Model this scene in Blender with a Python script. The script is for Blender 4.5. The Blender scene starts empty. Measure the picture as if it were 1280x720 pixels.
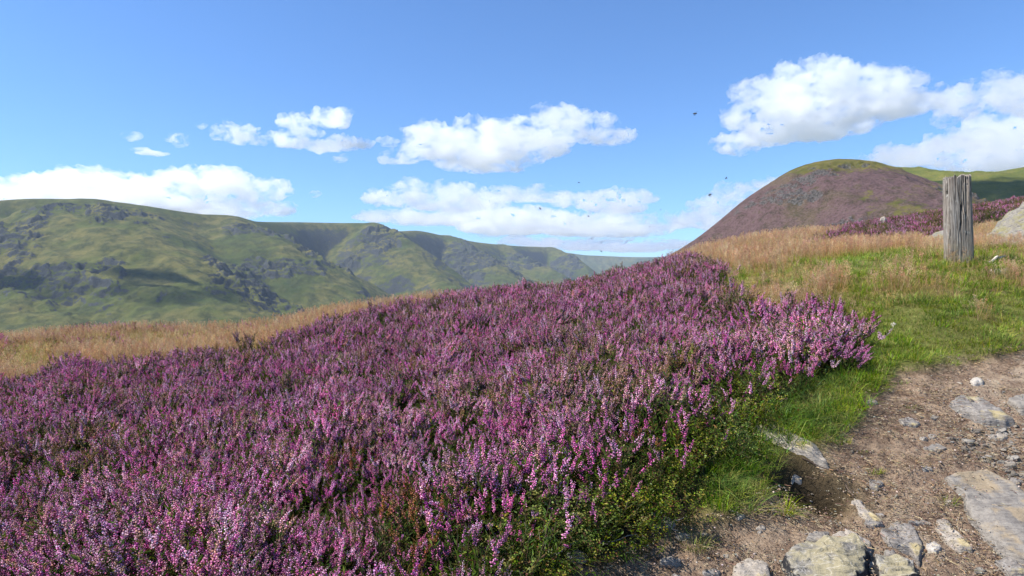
import bpy, bmesh, math, random
import numpy as np
from mathutils import Vector, Matrix, Euler

R = math.radians
sc = bpy.context.scene
COL = sc.collection
rng = np.random.default_rng(7)
random.seed(7)
F = 800.0            # focal length in photo pixels
EYE = 1.6            # eye height above the path under the camera

# ------------------------------------------------------------------ helpers
def P(u, v, Y):
    """world point seen at photo pixel u, v at the distance Y"""
    return np.array([(u - 640.0) / F * Y, Y, EYE + (360.0 - v) / F * Y])

def pix(x, y, z):
    y = np.maximum(y, 0.05)
    return 640 + F * x / y, 360 - F * (z - EYE) / y

_perm = np.random.default_rng(3).permutation(512)
_perm = np.concatenate([_perm, _perm, _perm])
_grad = np.random.default_rng(5).normal(size=(512, 3))
_grad /= np.linalg.norm(_grad, axis=1)[:, None]

def perlin(x, y, z=0.0):
    x, y, z = np.broadcast_arrays(np.asarray(x, float), np.asarray(y, float), np.asarray(z, float))
    xi, yi, zi = np.floor(x).astype(int), np.floor(y).astype(int), np.floor(z).astype(int)
    xf, yf, zf = x - xi, y - yi, z - zi
    f = lambda t: t * t * t * (t * (t * 6 - 15) + 10)
    u, v, w = f(xf), f(yf), f(zf)
    xi, yi, zi = xi & 511, yi & 511, zi & 511
    def g(dx, dy, dz):
        h = _perm[_perm[_perm[(xi + dx) & 511] + ((yi + dy) & 511)] + ((zi + dz) & 511)]
        gr = _grad[h & 511]
        return gr[..., 0] * (xf - dx) + gr[..., 1] * (yf - dy) + gr[..., 2] * (zf - dz)
    l = lambda a, b, t: a + (b - a) * t
    x00, x10 = l(g(0, 0, 0), g(1, 0, 0), u), l(g(0, 1, 0), g(1, 1, 0), u)
    x01, x11 = l(g(0, 0, 1), g(1, 0, 1), u), l(g(0, 1, 1), g(1, 1, 1), u)
    return l(l(x00, x10, v), l(x01, x11, v), w) * 1.5

def fbm(x, y, z=0.0, octaves=5, gain=0.5, lac=2.03):
    s, a, t = 0.0, 1.0, 0.0
    for i in range(octaves):
        s = s + a * perlin(np.asarray(x) * lac**i + 17.3 * i, np.asarray(y) * lac**i - 9.1 * i, np.asarray(z) * lac**i + 3.7 * i)
        t += a; a *= gain
    return s / t

def ridged(x, y, z=0.0, octaves=5, gain=0.5):
    s, a, t = 0.0, 1.0, 0.0
    for i in range(octaves):
        n = 1 - np.abs(perlin(np.asarray(x) * 2.03**i + 11.3 * i, np.asarray(y) * 2.03**i + 5.1 * i, np.asarray(z) * 2.03**i)) * 2
        s = s + a * n; t += a; a *= gain
    return s / t

def sstep(a, b, x):
    t = np.clip((np.asarray(x, float) - a) / (b - a), 0, 1)
    return t * t * (3 - 2 * t)

def in_poly(poly, x, y):
    poly = np.asarray(poly, float)
    c = np.zeros(np.shape(x), bool)
    j = len(poly) - 1
    for i in range(len(poly)):
        xi, yi = poly[i]; xj, yj = poly[j]
        if yi != yj:
            c ^= ((yi > y) != (yj > y)) & (x < (xj - xi) * (y - yi) / (yj - yi) + xi)
        j = i
    return c

def mesh_np(name, verts, faces, smooth=True):
    """faces: (n,3) or (n,4) int array"""
    me = bpy.data.meshes.new(name)
    verts = np.ascontiguousarray(verts, np.float32); faces = np.ascontiguousarray(faces, np.int32)
    n, k = faces.shape
    me.vertices.add(len(verts)); me.vertices.foreach_set('co', verts.ravel())
    me.loops.add(n * k); me.loops.foreach_set('vertex_index', faces.ravel())
    me.polygons.add(n)
    me.polygons.foreach_set('loop_start', np.arange(0, n * k, k, dtype=np.int32))
    me.polygons.foreach_set('loop_total', np.full(n, k, np.int32))
    me.polygons.foreach_set('use_smooth', np.full(n, smooth, bool))
    me.update(calc_edges=True); me.validate()
    return me

def vcol(me, name, rgb):
    """per-vertex colour attribute"""
    a = me.color_attributes.new(name, 'FLOAT_COLOR', 'POINT')
    d = np.ones((len(me.vertices), 4), np.float32); d[:, :rgb.shape[1]] = rgb
    a.data.foreach_set('color', d.ravel())

def grid_faces(nr, nc):
    i = np.arange(nr * nc).reshape(nr, nc)
    return np.stack([i[:-1, :-1], i[:-1, 1:], i[1:, 1:], i[1:, :-1]], -1).reshape(-1, 4)

def link(name, me, mat=None, parent=None):
    o = bpy.data.objects.new(name, me); COL.objects.link(o)
    if mat is not None:
        me.materials.clear(); me.materials.append(mat)
    if parent is not None: o.parent = parent
    return o

def tag(o, label=None, cat=None, group=None, kind=None):
    for k, v in (('label', label), ('category', cat), ('group', group), ('kind', kind)):
        if v: o[k] = v
    return o

class NT:
    """small shader-node builder"""
    def __init__(s, name):
        s.m = bpy.data.materials.new(name); s.m.use_nodes = True
        s.t = s.m.node_tree; s.t.nodes.clear()
        s.out = s.t.nodes.new('ShaderNodeOutputMaterial')
    def n(s, typ, props=None, **ins):
        nd = s.t.nodes.new(typ)
        for k, v in (props or {}).items(): setattr(nd, k, v)
        for k, v in ins.items(): s.set(nd, k, v)
        return nd
    def set(s, nd, k, v):
        k2 = k.replace('_', ' ')
        sock = nd.inputs[int(k[1:])] if k[0] == 'i' and k[1:].isdigit() else nd.inputs[k2]
        if isinstance(v, bpy.types.NodeSocket): s.t.links.new(v, sock)
        elif isinstance(v, bpy.types.Node): s.t.links.new(v.outputs[0], sock)
        else: sock.default_value = v
    def noise(s, scale, detail=4, rough=0.55, vec=None, dist=0.0):
        nd = s.n('ShaderNodeTexNoise', None, Scale=scale, Detail=detail, Roughness=rough, Distortion=dist)
        if vec is not None: s.set(nd, 'Vector', vec)
        return nd.outputs['Fac']
    def ramp(s, fac, stops, interp='LINEAR'):
        nd = s.n('ShaderNodeValToRGB'); cr = nd.color_ramp; cr.interpolation = interp
        while len(cr.elements) < len(stops): cr.elements.new(0.5)
        for e, (p, c) in zip(cr.elements, stops):
            e.position = p; e.color = (*c, 1) if len(c) == 3 else c
        s.set(nd, 'Fac', fac)
        return nd.outputs['Color']
    def mix(s, fac, a, b, mode='MIX'):
        nd = s.n('ShaderNodeMix', dict(data_type='RGBA', blend_type=mode))
        for sock, v in ((nd.inputs[0], fac), (nd.inputs[6], a), (nd.inputs[7], b)):
            if isinstance(v, bpy.types.NodeSocket): s.t.links.new(v, sock)
            elif isinstance(v, (int, float)): sock.default_value = v
            else: sock.default_value = (*v, 1) if len(v) == 3 else v
        return nd.outputs[2]
    def math(s, op, a, b=0.0, clamp=False):
        nd = s.n('ShaderNodeMath', dict(operation=op, use_clamp=clamp))
        s.set(nd, 'i0', a); s.set(nd, 'i1', b)
        return nd.outputs[0]
    def mrange(s, v, a, b, c=0.0, d=1.0):
        nd = s.n('ShaderNodeMapRange', dict(interpolation_type='SMOOTHSTEP'))
        for i, q in enumerate((v, a, b, c, d)): s.set(nd, 'i%d' % i, q)
        return nd.outputs[0]
    def bump(s, h, strength=0.5, dist=0.01):
        nd = s.n('ShaderNodeBump', None, Strength=strength, Distance=dist); s.set(nd, 'Height', h)
        return nd.outputs['Normal']
    def attr(s, name):
        return s.n('ShaderNodeAttribute', dict(attribute_name=name)).outputs['Color']
    def done(s, color, rough=0.8, normal=None, spec=0.3, transl=0.0, tcol=None):
        b = s.n('ShaderNodeBsdfPrincipled')
        b.inputs['Specular IOR Level'].default_value = spec
        s.set(b, 'Base_Color', color if not isinstance(color, tuple) else (*color, 1)); s.set(b, 'Roughness', rough)
        if normal is not None: s.set(b, 'Normal', normal)
        sh = b.outputs[0]
        if transl > 0:
            tr = s.n('ShaderNodeBsdfTranslucent'); s.set(tr, 'Color', tcol if tcol is not None else color)
            mx = s.n('ShaderNodeMixShader', None, Fac=transl)
            s.t.links.new(sh, mx.inputs[1]); s.t.links.new(tr.outputs[0], mx.inputs[2]); sh = mx.outputs[0]
        s.t.links.new(sh, s.out.inputs['Surface'])
        return s.m

# ------------------------------------------------------------------ camera, sun, sky
cam = bpy.data.cameras.new('camera'); cam_o = bpy.data.objects.new('camera', cam); COL.objects.link(cam_o)
cam.sensor_width = 36; cam.lens = 36 * F / 1280; cam.clip_start = 0.05; cam.clip_end = 80000
cam_o.location = (0, 0, EYE); cam_o.rotation_euler = (R(90), 0, 0)
sc.camera = cam_o

SUN_EL, SUN_AZ = R(52), R(-102)         # azimuth from +Y (view direction), negative = left
S = Vector((math.sin(SUN_AZ) * math.cos(SUN_EL), math.cos(SUN_AZ) * math.cos(SUN_EL), math.sin(SUN_EL)))
sun = bpy.data.lights.new('sun', 'SUN'); sun.energy = 5.0; sun.angle = R(0.53); sun.color = (1, 0.955, 0.88)
sun_o = bpy.data.objects.new('sun', sun); COL.objects.link(sun_o)
sun_o.rotation_euler = S.to_track_quat('Z', 'Y').to_euler()

w = bpy.data.worlds.new('World'); sc.world = w; w.use_nodes = True
wt = w.node_tree; wt.nodes.clear()
sky = wt.nodes.new('ShaderNodeTexSky'); sky.sky_type = 'NISHITA'; sky.sun_disc = False
sky.sun_elevation = SUN_EL; sky.sun_rotation = SUN_AZ
sky.altitude = 300; sky.air_density = 1.0; sky.dust_density = 0.3; sky.ozone_density = 2.5
SKY_TINT = (0.66, 0.94, 1.27, 1)
tint = wt.nodes.new('ShaderNodeMix'); tint.data_type = 'RGBA'; tint.blend_type = 'MULTIPLY'
tint.inputs[0].default_value = 1.0; tint.inputs[7].default_value = SKY_TINT
wt.links.new(sky.outputs[0], tint.inputs[6])
bg = wt.nodes.new('ShaderNodeBackground'); bg.inputs['Strength'].default_value = 0.090
wt.links.new(tint.outputs[2], bg.inputs['Color'])
wo = wt.nodes.new('ShaderNodeOutputWorld'); wt.links.new(bg.outputs[0], wo.inputs['Surface'])

sc.view_settings.view_transform = 'Standard'; sc.view_settings.look = 'None'
sc.view_settings.exposure = 0.86; sc.view_settings.gamma = 1.0; sc.view_settings.use_curve_mapping = False
sc.cycles.max_bounces = 16; sc.cycles.diffuse_bounces = 4; sc.cycles.transmission_bounces = 4
sc.cycles.volume_bounces = 14; sc.cycles.volume_step_rate = 0.12; sc.cycles.volume_max_steps = 160; sc.cycles.transparent_max_bounces = 8
sc.cycles.use_denoising = True
try:
    sc.cycles.denoiser = 'OPENIMAGEDENOISE'; sc.cycles.denoising_prefilter = 'ACCURATE'
except Exception: pass
sc.cycles.sample_clamp_indirect = 6
HAZE_DENSITY = 4e-5
CLOUD_DENSITY = 0.020
POST_ROT = -9
CLOUDS = [
 dict(puffs=[(915,150,18,14),(945,120,26,20),(985,118,34,30),(1015,105,34,24),(1060,118,44,24),(1100,118,44,24),(1140,128,30,16),(1000,145,60,18),(1080,140,60,14),(1165,122,16,12),
      (915,178,24,13),(960,172,40,9),(1020,168,38,7)], Y=6000, label='largest white cumulus with a grey base, above the left flank of the heather hill', seed=1, dens=0.9),
 dict(puffs=[(1190,135,22,18),(1230,120,34,22),(1270,118,34,20),(1320,130,50,30)], Y=6500, label='upright white cloud high above the wooden post', seed=2, dens=0.9),
 dict(puffs=[(1100,200,34,8),(1150,190,44,14),(1200,188,44,18),(1240,172,40,22),(1290,175,60,34),(1230,205,60,12),(1340,190,60,40)], Y=7500, label='broad soft cloud low behind the green hill', seed=3, dens=0.8),
 dict(puffs=[(528,168,24,14),(565,172,30,16),(600,168,36,18),(645,168,40,18),(690,160,40,18),(730,158,34,16),(765,172,26,9),(786,168,14,6),(540,190,44,12),(505,200,24,5),(600,190,60,14),(660,185,50,12)], Y=7500,
      label='long flat-bottomed white cloud alone in mid sky', seed=4, dens=0.9),
 dict(puffs=[(278,168,12,7),(302,170,22,13),(322,174,14,8)], Y=9000, label='small round cloud left of the forked one', seed=5),
 dict(puffs=[(352,166,14,9),(380,162,24,10),(412,150,24,11),(430,147,12,10),(370,180,26,6),(415,180,34,5),(452,180,14,4)], Y=9000, label='white cloud with a blue notch in its right side', seed=6),
 dict(puffs=[(485,176,12,5)], Y=9000, label='small puff between the notched cloud and the long flat one', seed=7, rough=0.5),
 dict(puffs=[(220,175,11,7)], Y=9000, label='small dense round puff over the left ridge', seed=8, rough=0.5),
 dict(puffs=[(180,190,14,3),(198,192,14,2.5)], Y=9500, label='thin flat wisp of cloud over the left ridge', seed=9, rough=0.3),
 dict(puffs=[(163,172,9,5)], Y=9500, label='tiny faint puff farthest up over the left ridge', seed=10, rough=0.5, dens=0.7),
 dict(puffs=[(252,158,8,4)], Y=9500, label='tiny tilted wisp beside the small round cloud', seed=11, rough=0.5, dens=0.7),
 dict(puffs=[(427,198,10,5)], Y=9500, label='faint puff under the notched cloud', seed=12, rough=0.5, dens=0.7),
 dict(puffs=[(-80,242,70,22),(0,240,50,16),(60,238,50,18),(110,230,44,18),(150,234,40,18),(200,240,50,16),(240,232,36,18),(280,232,40,18),(310,242,36,16),(345,240,24,5),(90,256,120,10),(250,256,90,10),(350,262,22,8)], Y=11500,
      label='long bank of cloud lying along the top of the left ridge', seed=13, dens=0.9),
 dict(puffs=[(475,248,20,10),(510,248,34,14),(560,244,40,14),(600,246,30,10),(650,244,50,7),(690,246,22,5),(560,256,60,8)], Y=12500, label='flat white cloud over the middle of the ridge', seed=14, dens=0.95),
 dict(puffs=[(712,252,18,7),(750,250,36,9),(795,250,24,6),(760,260,40,5)], Y=12500, label='smaller flat cloud right of the one over the ridge', seed=15, dens=0.95),
 dict(puffs=[(480,272,40,5),(540,276,60,6),(600,272,50,10),(660,274,60,13),(720,278,60,12),(780,280,50,11),(830,278,40,9),(870,276,24,8),(640,288,70,7),(760,290,80,6)], Y=14500, label='long low band of cloud above the head of the valley', seed=16, dens=0.95),
 dict(puffs=[(890,262,24,14),(925,250,34,16),(960,240,30,14),(900,278,30,10),(990,240,30,20)], Y=12500, label='cloud half hidden behind the left slope of the heather hill', seed=17, dens=0.95),
 dict(puffs=[(660,304,40,4),(720,308,60,6),(790,309,50,6),(840,306,40,5)], Y=19000, label='thin farthest line of cloud just over the valley head', seed=18, rough=0.4, dens=0.95),
 dict(puffs=[(394,243,6,3.5)], Y=11500, label='tiny puff right of the long cloud bank', seed=19, rough=0.4),
]
# ------------------------------------------------------------------ far hills
def spline(xs, ys, q):
    """monotone-ish cubic through points (Catmull-Rom tangents)"""
    xs, ys, q = np.asarray(xs, float), np.asarray(ys, float), np.asarray(q, float)
    m = np.gradient(ys, xs)
    i = np.clip(np.searchsorted(xs, q) - 1, 0, len(xs) - 2)
    h = xs[i + 1] - xs[i]; t = (q - xs[i]) / h
    return ((2*t**3 - 3*t**2 + 1) * ys[i] + (t**3 - 2*t**2 + t) * h * m[i] + (-2*t**3 + 3*t**2) * ys[i+1] + (t**3 - t**2) * h * m[i+1])

def m_moor(name, scale, craggy, tone=1.0):
    """upland grass with bracken, scree and bare crag where it is steep"""
    t = NT(name)
    geo = t.n('ShaderNodeNewGeometry')
    pos = geo.outputs['Position']
    nz = t.n('ShaderNodeSeparateXYZ', None, Vector=geo.outputs['Normal']).outputs['Z']
    big = t.noise(scale * 0.35, 5, 0.6, pos); mid = t.noise(scale * 2.2, 6, 0.65, pos); fine = t.noise(scale * 12, 5, 0.65, pos)
    g = t.ramp(big, [(0.3, (0.030, 0.046, 0.012)), (0.45, (0.066, 0.078, 0.017)), (0.58, (0.120, 0.106, 0.032)), (0.72, (0.042, 0.062, 0.014))])
    g = t.mix(t.mrange(mid, 0.38, 0.66), g, t.ramp(fine, [(0.3, (0.018, 0.030, 0.010)), (0.7, (0.062, 0.062, 0.020))]))
    rock = t.ramp(fine, [(0.3, (0.018, 0.021, 0.024)), (0.7, (0.060, 0.062, 0.064))])
    st = t.attr('crag')
    f = t.math('ADD', st, t.math('MULTIPLY', t.math('SUBTRACT', fine, 0.5), 1.5))
    col = t.mix(t.mrange(f, 0.42, 0.60), g, rock)
    nrm = t.bump(t.math('ADD', mid, t.math('MULTIPLY', fine, 0.5)), 0.8, 6.0 / scale * 0.01)
    return t.done(col, 0.95, nrm, 0.1)

# -- the long ridge across the valley
ru = [-520, -400, -200, 0, 50, 120, 190, 240, 290, 330, 380, 430, 475, 500, 530, 560, 600, 650, 690, 705, 722, 738, 752]
rv = [285, 268, 256, 250, 247, 249, 256, 264, 270, 276, 277, 278, 279, 288, 288, 294, 302, 307, 309, 314, 326, 342, 356]
rY = [2000, 2100, 2300, 2450, 2480, 2520, 2600, 2700, 2850, 3000, 3500, 3680, 3720, 3950, 4300, 4650, 5000, 5500, 5950, 6080, 6200, 6300, 6380]
k = np.arange(len(ru))
NS, ND = 1500, 420
q = np.linspace(0, len(ru) - 1, NS)
RU, RV, RY = np.interp(q, k, ru), spline(k, rv, q), spline(k, rY, q)
RX = (RU - 640) / F * RY; RZ = EYE + (360 - RV) / F * RY
arc = np.concatenate([[0], np.cumsum(np.hypot(np.diff(RX), np.diff(RY)))])
# even spacing along the ridge, denser with distance not needed
sa = np.linspace(0, arc[-1], NS)
RX, RY, RZ = (np.interp(sa, arc, a) for a in (RX, RY, RZ))
sU = 640 + F * RX / RY
d = np.concatenate([np.linspace(-900, -20, 30), np.linspace(-10, 1900, ND - 30)])
D, _ = np.meshgrid(d, sa)
nx, ny = 0.86, -0.51
X = RX[:, None] + D * nx; Y = RY[:, None] + D * ny
# spurs and corries: how far the slope is eaten back at each place along the ridge
cu = [-520, -300, -150, 0, 90, 160, 230, 300, 345, 385, 425, 468, 490, 520, 560, 600, 640, 668, 690, 712, 752]
cv = [0.2, 0.5, 0.1, 0.55, 0.15, 0.5, 0.2, 0.0, 0.35, 1.0, 0.6, 0.0, 0.75, 0.9, 0.55, 0.15, 0.7, 0.8, 0.1, 0.1, 0.3]
C = spline(cu, cv, np.clip(sU, -519, 751))[:, None]
warp = 160 * fbm(X / 900, Y / 900, 1.7, 3)
t = (D + (330 + C * 250) * sstep(-100, 260, D) * (1 - 0.5 * sstep(600, 1400, D)) + warp * sstep(0, 300, D)) / 1450
t = np.clip(t, -1, 1.4)
prof = np.where(t < 0, 0.05 * t, 0.45 * sstep(0, 1, t) + 0.55 * np.clip(t, 0, 1))
drop = (RZ[:, None] + 165)
Z = RZ[:, None] - drop * np.abs(prof)
# shoulders that run down from the ridge between the corries
SPURS = [([(-330,266,2150),(-200,330,1850),(-120,400,1600)], 0.55, 120), ([(-70,253,2380),(-10,310,2050),(40,362,1800),(80,400,1650)], 0.55, 110), ([(125,249,2520),(175,290,2280),(235,340,2020),(300,392,1800),(350,430,1650)], 0.55, 120),
         ([(290,270,2850),(335,291,2680),(385,326,2480),(428,372,2280),(455,410,2150)], 0.62, 90), ([(475,279,3720),(497,296,3560),(530,326,3330),(572,362,3080),(610,395,2900)], 0.80, 70),
         ([(560,294,4650),(590,312,4420),(625,336,4150),(665,362,3900)], 0.75, 90), ([(630,305.5,5300),(660,322,5080),(690,340,4850)], 0.75, 90), ([(690,309,5950),(712,322,5700),(735,340,5450),(760,360,5250)], 0.85, 80)]
def smax(a, b, k):
    h = np.clip(0.5 + 0.5 * (a - b) / k, 0, 1)
    return b + (a - b) * h + k * h * (1 - h)
for pts_, sl, rd in SPURS:
    w3 = np.array([P(*q_) for q_ in pts_]); tt_ = np.linspace(0, len(w3) - 1, 40)
    w3 = np.stack([spline(np.arange(len(w3)), w3[:, i], tt_) for i in range(3)], -1)
    best = np.full(X.shape, -1e9)
    jx_, jy_ = X + 70 * fbm(X / 330, Y / 330, 2.2, 3), Y + 70 * fbm(X / 330, Y / 330, 6.2, 3)
    for i in range(len(w3) - 1):
        a_, e_ = w3[i], w3[i + 1] - w3[i]; L2 = e_[0] ** 2 + e_[1] ** 2
        lam = np.clip(((jx_ - a_[0]) * e_[0] + (jy_ - a_[1]) * e_[1]) / L2, 0, 1)
        dist = np.hypot(jx_ - a_[0] - lam * e_[0], jy_ - a_[1] - lam * e_[1])
        best = np.maximum(best, a_[2] + lam * e_[2] - sl * (np.sqrt(dist ** 2 + rd ** 2) - rd))
    best = np.minimum(best, RZ[:, None] - 0.03 * np.maximum(D, 0))
    Z = np.where(D > -60, smax(best, Z, 30.0) - 30 * 0.0, Z)
Z = np.minimum(Z, RZ[:, None] + 2)
env = sstep(0.02, 0.25, t) * (1 - sstep(0.85, 1.15, t))
Z -= env * 34 * (ridged(sa[:, None] / 560 + warp / 300, D / 2200, 4.2, 3) * -1 + 0.6)
cr = ridged(X / 210 + 0.3 * fbm(X / 120, Y / 120, 8, 2), Y / 210, Z / 160, 4, 0.55)
crz = sstep(-0.03, 0.15, fbm(X / 330, Y / 330, 9.3, 3) + 0.10 * C)           # where crags break out
cr2 = ridged(X / 95 + 0.4 * fbm(X / 60, Y / 60, 8, 2), Y / 95, Z / 60, 4, 0.6)
Z += env * sstep(30, 230, D) * ((cr - 0.45) * (7 + 26 * crz) + (cr2 - 0.5) * (4 + 32 * crz))
Z += sstep(0.0, 0.1, t) * 3.5 * fbm(X / 38, Y / 38, 2.2, 4)
# bare rock where it is really steep
gx = np.gradient(Z, axis=1) / np.gradient(D, axis=1); gy = np.gradient(Z, axis=0) / (sa[1] - sa[0])
steep = np.hypot(gx, gy)
crag = sstep(0.55, 1.15, steep) * 0.66 + 0.20 * crz * env + 0.34 * (cr2 - 0.5) * env
me = mesh_np('far_ridge', np.stack([X, Y, Z], -1).reshape(-1, 3), grid_faces(NS, ND)[:, ::-1])
vcol(me, 'crag', np.repeat(crag.reshape(-1, 1), 3, 1))
tag(link('hill_ridge', me, m_moor('moor_grass_and_crag', 0.012, 1)), kind='structure', label='long green craggy ridge across the valley')

# -- the last blue ridge closing the valley
uu = np.linspace(600, 1000, 300); vv = np.linspace(0, 1, 60)
top = spline([600, 690, 712, 730, 752, 790, 830, 900, 1000], [318, 314, 316, 318.5, 319.5, 321, 321, 318, 312], uu)
X0 = (uu - 640) / F * 9500; Z0 = EYE + (360 - top) / F * 9500
TT, XX = np.meshgrid(vv, X0); ZZ0 = Z0[:, None]
Yf = 9500 + np.where(TT > 0.15, -(TT - 0.15) * 2600, (0.15 - TT) * 3000)
Zf = np.where(TT > 0.15, ZZ0 - (ZZ0 + 165) * ((TT - 0.15) / 0.85) ** 0.9, ZZ0 - (0.15 - TT) * 200)
Zf = Zf + np.where(TT > 0.17, 1, 0) * 75 * (ridged(XX / 420, Yf / 900, 2, 4) - 0.6)
me = mesh_np('head', np.stack([XX, Yf, Zf], -1).reshape(-1, 3), grid_faces(300, 60))
vcol(me, 'crag', np.full((len(me.vertices), 3), 0.42))
tag(link('distant_hill', me, m_moor('far_moor', 0.008, 0)), kind='structure', label='faint blue ridge closing the head of the valley')

# -- heather hill on the right
def dome(name, sil, Y0, slope, Y1, base, nx_=560, ny_=330, rough=1.0, back=500, mat=None, round_=60., gull=1.0, kinds=None):
    us, vs = zip(*sil)
    u = np.linspace(us[0], us[-1], nx_)
    vq = spline(us, vs, u)
    x = (u - 640) / F * Y0; zt = EYE + (360 - vq) / F * Y0
    yy = np.concatenate([np.linspace(Y1, Y0, ny_ - 30), np.linspace(Y0, Y0 + back, 31)[1:]])
    X, Yg = np.meshgrid(x, yy, indexing='ij')
    dd = np.maximum(Y0 - Yg, 0)
    # the slope towards the camera also leans the way the silhouette does
    f = slope * (np.sqrt(dd**2 + round_**2) - round_)
    Z = zt[:, None] - f - np.where(Yg > Y0, (Yg - Y0) * 0.25, 0)
    e = sstep(2, 60, dd)
    w_ = fbm(X / 140, Yg / 140, 3.1, 3) * 60
    Z += gull * e * 15 * (fbm(X / 130, Yg / 200, 7.7, 3))
    Z -= gull * e * 12 * (1 - ridged((X + 0.4 * Yg + w_) / 90, Yg / 260, 1.1, 3))
    crz = sstep(0.01, 0.22, fbm(X / 60 + 4.4, Yg / 95, Z / 25 + 5.5, 4))
    Z += rough * e * (ridged(X / 22, Yg / 22, Z / 14, 4, 0.55) - 0.5) * (1.8 + 9.0 * crz)
    Z += rough * 0.5 * fbm(X / 5, Yg / 5, 0, 3)
    Z = np.maximum(Z, base)
    me = mesh_np(name, np.stack([X, Yg, Z], -1).reshape(-1, 3), grid_faces(nx_, ny_)[:, ::-1])
    gx = np.gradient(Z, axis=0) / (x[1] - x[0]); gy = np.gradient(Z, axis=1) / np.gradient(yy)[None, :]
    st = np.hypot(gx, gy)
    U, V = pix(X, Yg, Z)
    c = np.stack([sstep(0.85, 1.7, st) * 0.6 + crz * 0.10, kinds(X, Yg, Z) if kinds else np.zeros_like(Z), crz], -1)
    vcol(me, 'crag', c.reshape(-1, 3))
    return link(name, me, mat)

t = NT('heather_hill')
geo = t.n('ShaderNodeNewGeometry'); pos = geo.outputs['Position']
sep = t.n('ShaderNodeSeparateColor', None, Color=t.attr('crag'))
fine = t.noise(0.55, 6, 0.7, pos); mid = t.noise(0.075, 6, 0.65, pos); big = t.noise(0.018, 4, 0.6, pos)
hea = t.ramp(mid, [(0.30, (0.034, 0.028, 0.018)), (0.45, (0.076, 0.044, 0.044)), (0.55, (0.100, 0.060, 0.062)), (0.70, (0.062, 0.046, 0.026))])
hea = t.mix(t.mrange(big, 0.44, 0.62, 0, 0.75), hea, t.ramp(mid, [(0.35, (0.052, 0.046, 0.018)), (0.6, (0.098, 0.074, 0.038))]))
hea = t.mix(t.mrange(fine, 0.45, 0.68, 0, 0.7), hea, (0.125, 0.088, 0.082))
hea = t.mix(t.mrange(fine, 0.50, 0.30), hea, (0.030, 0.028, 0.016))
gr = t.ramp(mid, [(0.35, (0.060, 0.062, 0.014)), (0.6, (0.115, 0.098, 0.028))])
gm = t.math('ADD', sep.outputs[1], t.math('MULTIPLY', t.math('SUBTRACT', t.noise(0.12, 7, 0.7, pos), 0.5), 2.2))
col = t.mix(t.mrange(gm, 0.34, 0.74), hea, gr)
rk = t.ramp(fine, [(0.35, (0.020, 0.019, 0.018)), (0.5, (0.060, 0.057, 0.054)), (0.68, (0.14, 0.133, 0.122))])
f = t.math('ADD', t.math('ADD', t.math('MULTIPLY', sep.outputs[0], 0.6), t.math('MULTIPLY', sep.outputs[2], 0.32)), t.math('ADD', t.math('MULTIPLY', t.math('SUBTRACT', fine, 0.5), 0.9), t.math('MULTIPLY', t.math('SUBTRACT', mid, 0.5), 0.9)))
col = t.mix(t.mrange(f, 0.42, 0.66, 0, 0.85), col, rk)
M_HHILL = t.done(col, 0.95, t.bump(t.math('ADD', mid, fine), 0.9, 1.2), 0.1)

def hill_green(X, Yg, Z):
    U, V = pix(X, Yg, Z)
    top = sstep(98, 124, Z + 8 * fbm(X / 40, Yg / 40, 2, 3))
    patch = sstep(1050, 1090, U) * sstep(300, 262, V) * sstep(228, 250, V + 0.12 * (U - 1080)) * (0.45 + 0.9 * fbm(X / 45, Yg / 60, 9, 4))
    return np.clip(top + patch, 0, 1)
hill = dome('heather_hill', [(600, 460), (700, 400), (760, 366), (800, 343), (830, 323), (860, 305), (880, 291), (900, 275), (930, 250), (960, 230), (990, 212), (1015, 204), (1050, 200), (1080, 203),
            (1110, 214), (1140, 228), (1165, 240), (1190, 252), (1230, 275), (1300, 310), (1400, 340)], 640, 0.62, 330, -60, mat=M_HHILL, kinds=hill_green)
hill.name = 'heather_hill'; tag(hill, kind='structure', label='rounded hill of dull purple heather, scree and a green top')

t = NT('green_fell')
pos = t.n('ShaderNodeNewGeometry').outputs['Position']
mid = t.noise(0.03, 6, 0.6, pos); fine = t.noise(0.3, 5, 0.7, pos)
col = t.ramp(mid, [(0.3, (0.055, 0.072, 0.014)), (0.5, (0.105, 0.112, 0.020)), (0.7, (0.150, 0.132, 0.036))])
col = t.mix(t.mrange(fine, 0.45, 0.7), col, (0.055, 0.07, 0.02))
fell = dome('green_hill', [(1000, 262), (1050, 225), (1085, 211), (1110, 211.5), (1150, 215), (1200, 219), (1240, 215.5), (1280, 209), (1350, 198), (1450, 190), (1700, 210)], 1250, 0.42, 760, -120,
            nx_=260, ny_=160, rough=0.6, mat=t.done(col, 0.95, t.bump(fine, 0.6, 2.0), 0.1), round_=160., gull=1.0)
tag(fell, kind='structure', label='smooth green fell behind the heather hill')

# -- valley floor: one sheet out to the horizon
me = mesh_np('valley', np.array([(-8000, -3000, -168), (8000, -3000, -168), (8000, 16000, -168), (-8000, 16000, -168)], float), np.array([[0, 1, 2, 3]]))
vcol(me, 'crag', np.zeros((4, 3)))
tag(link('valley_ground', me, m_moor('valley_turf', 0.01, 0)), kind='structure')
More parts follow.
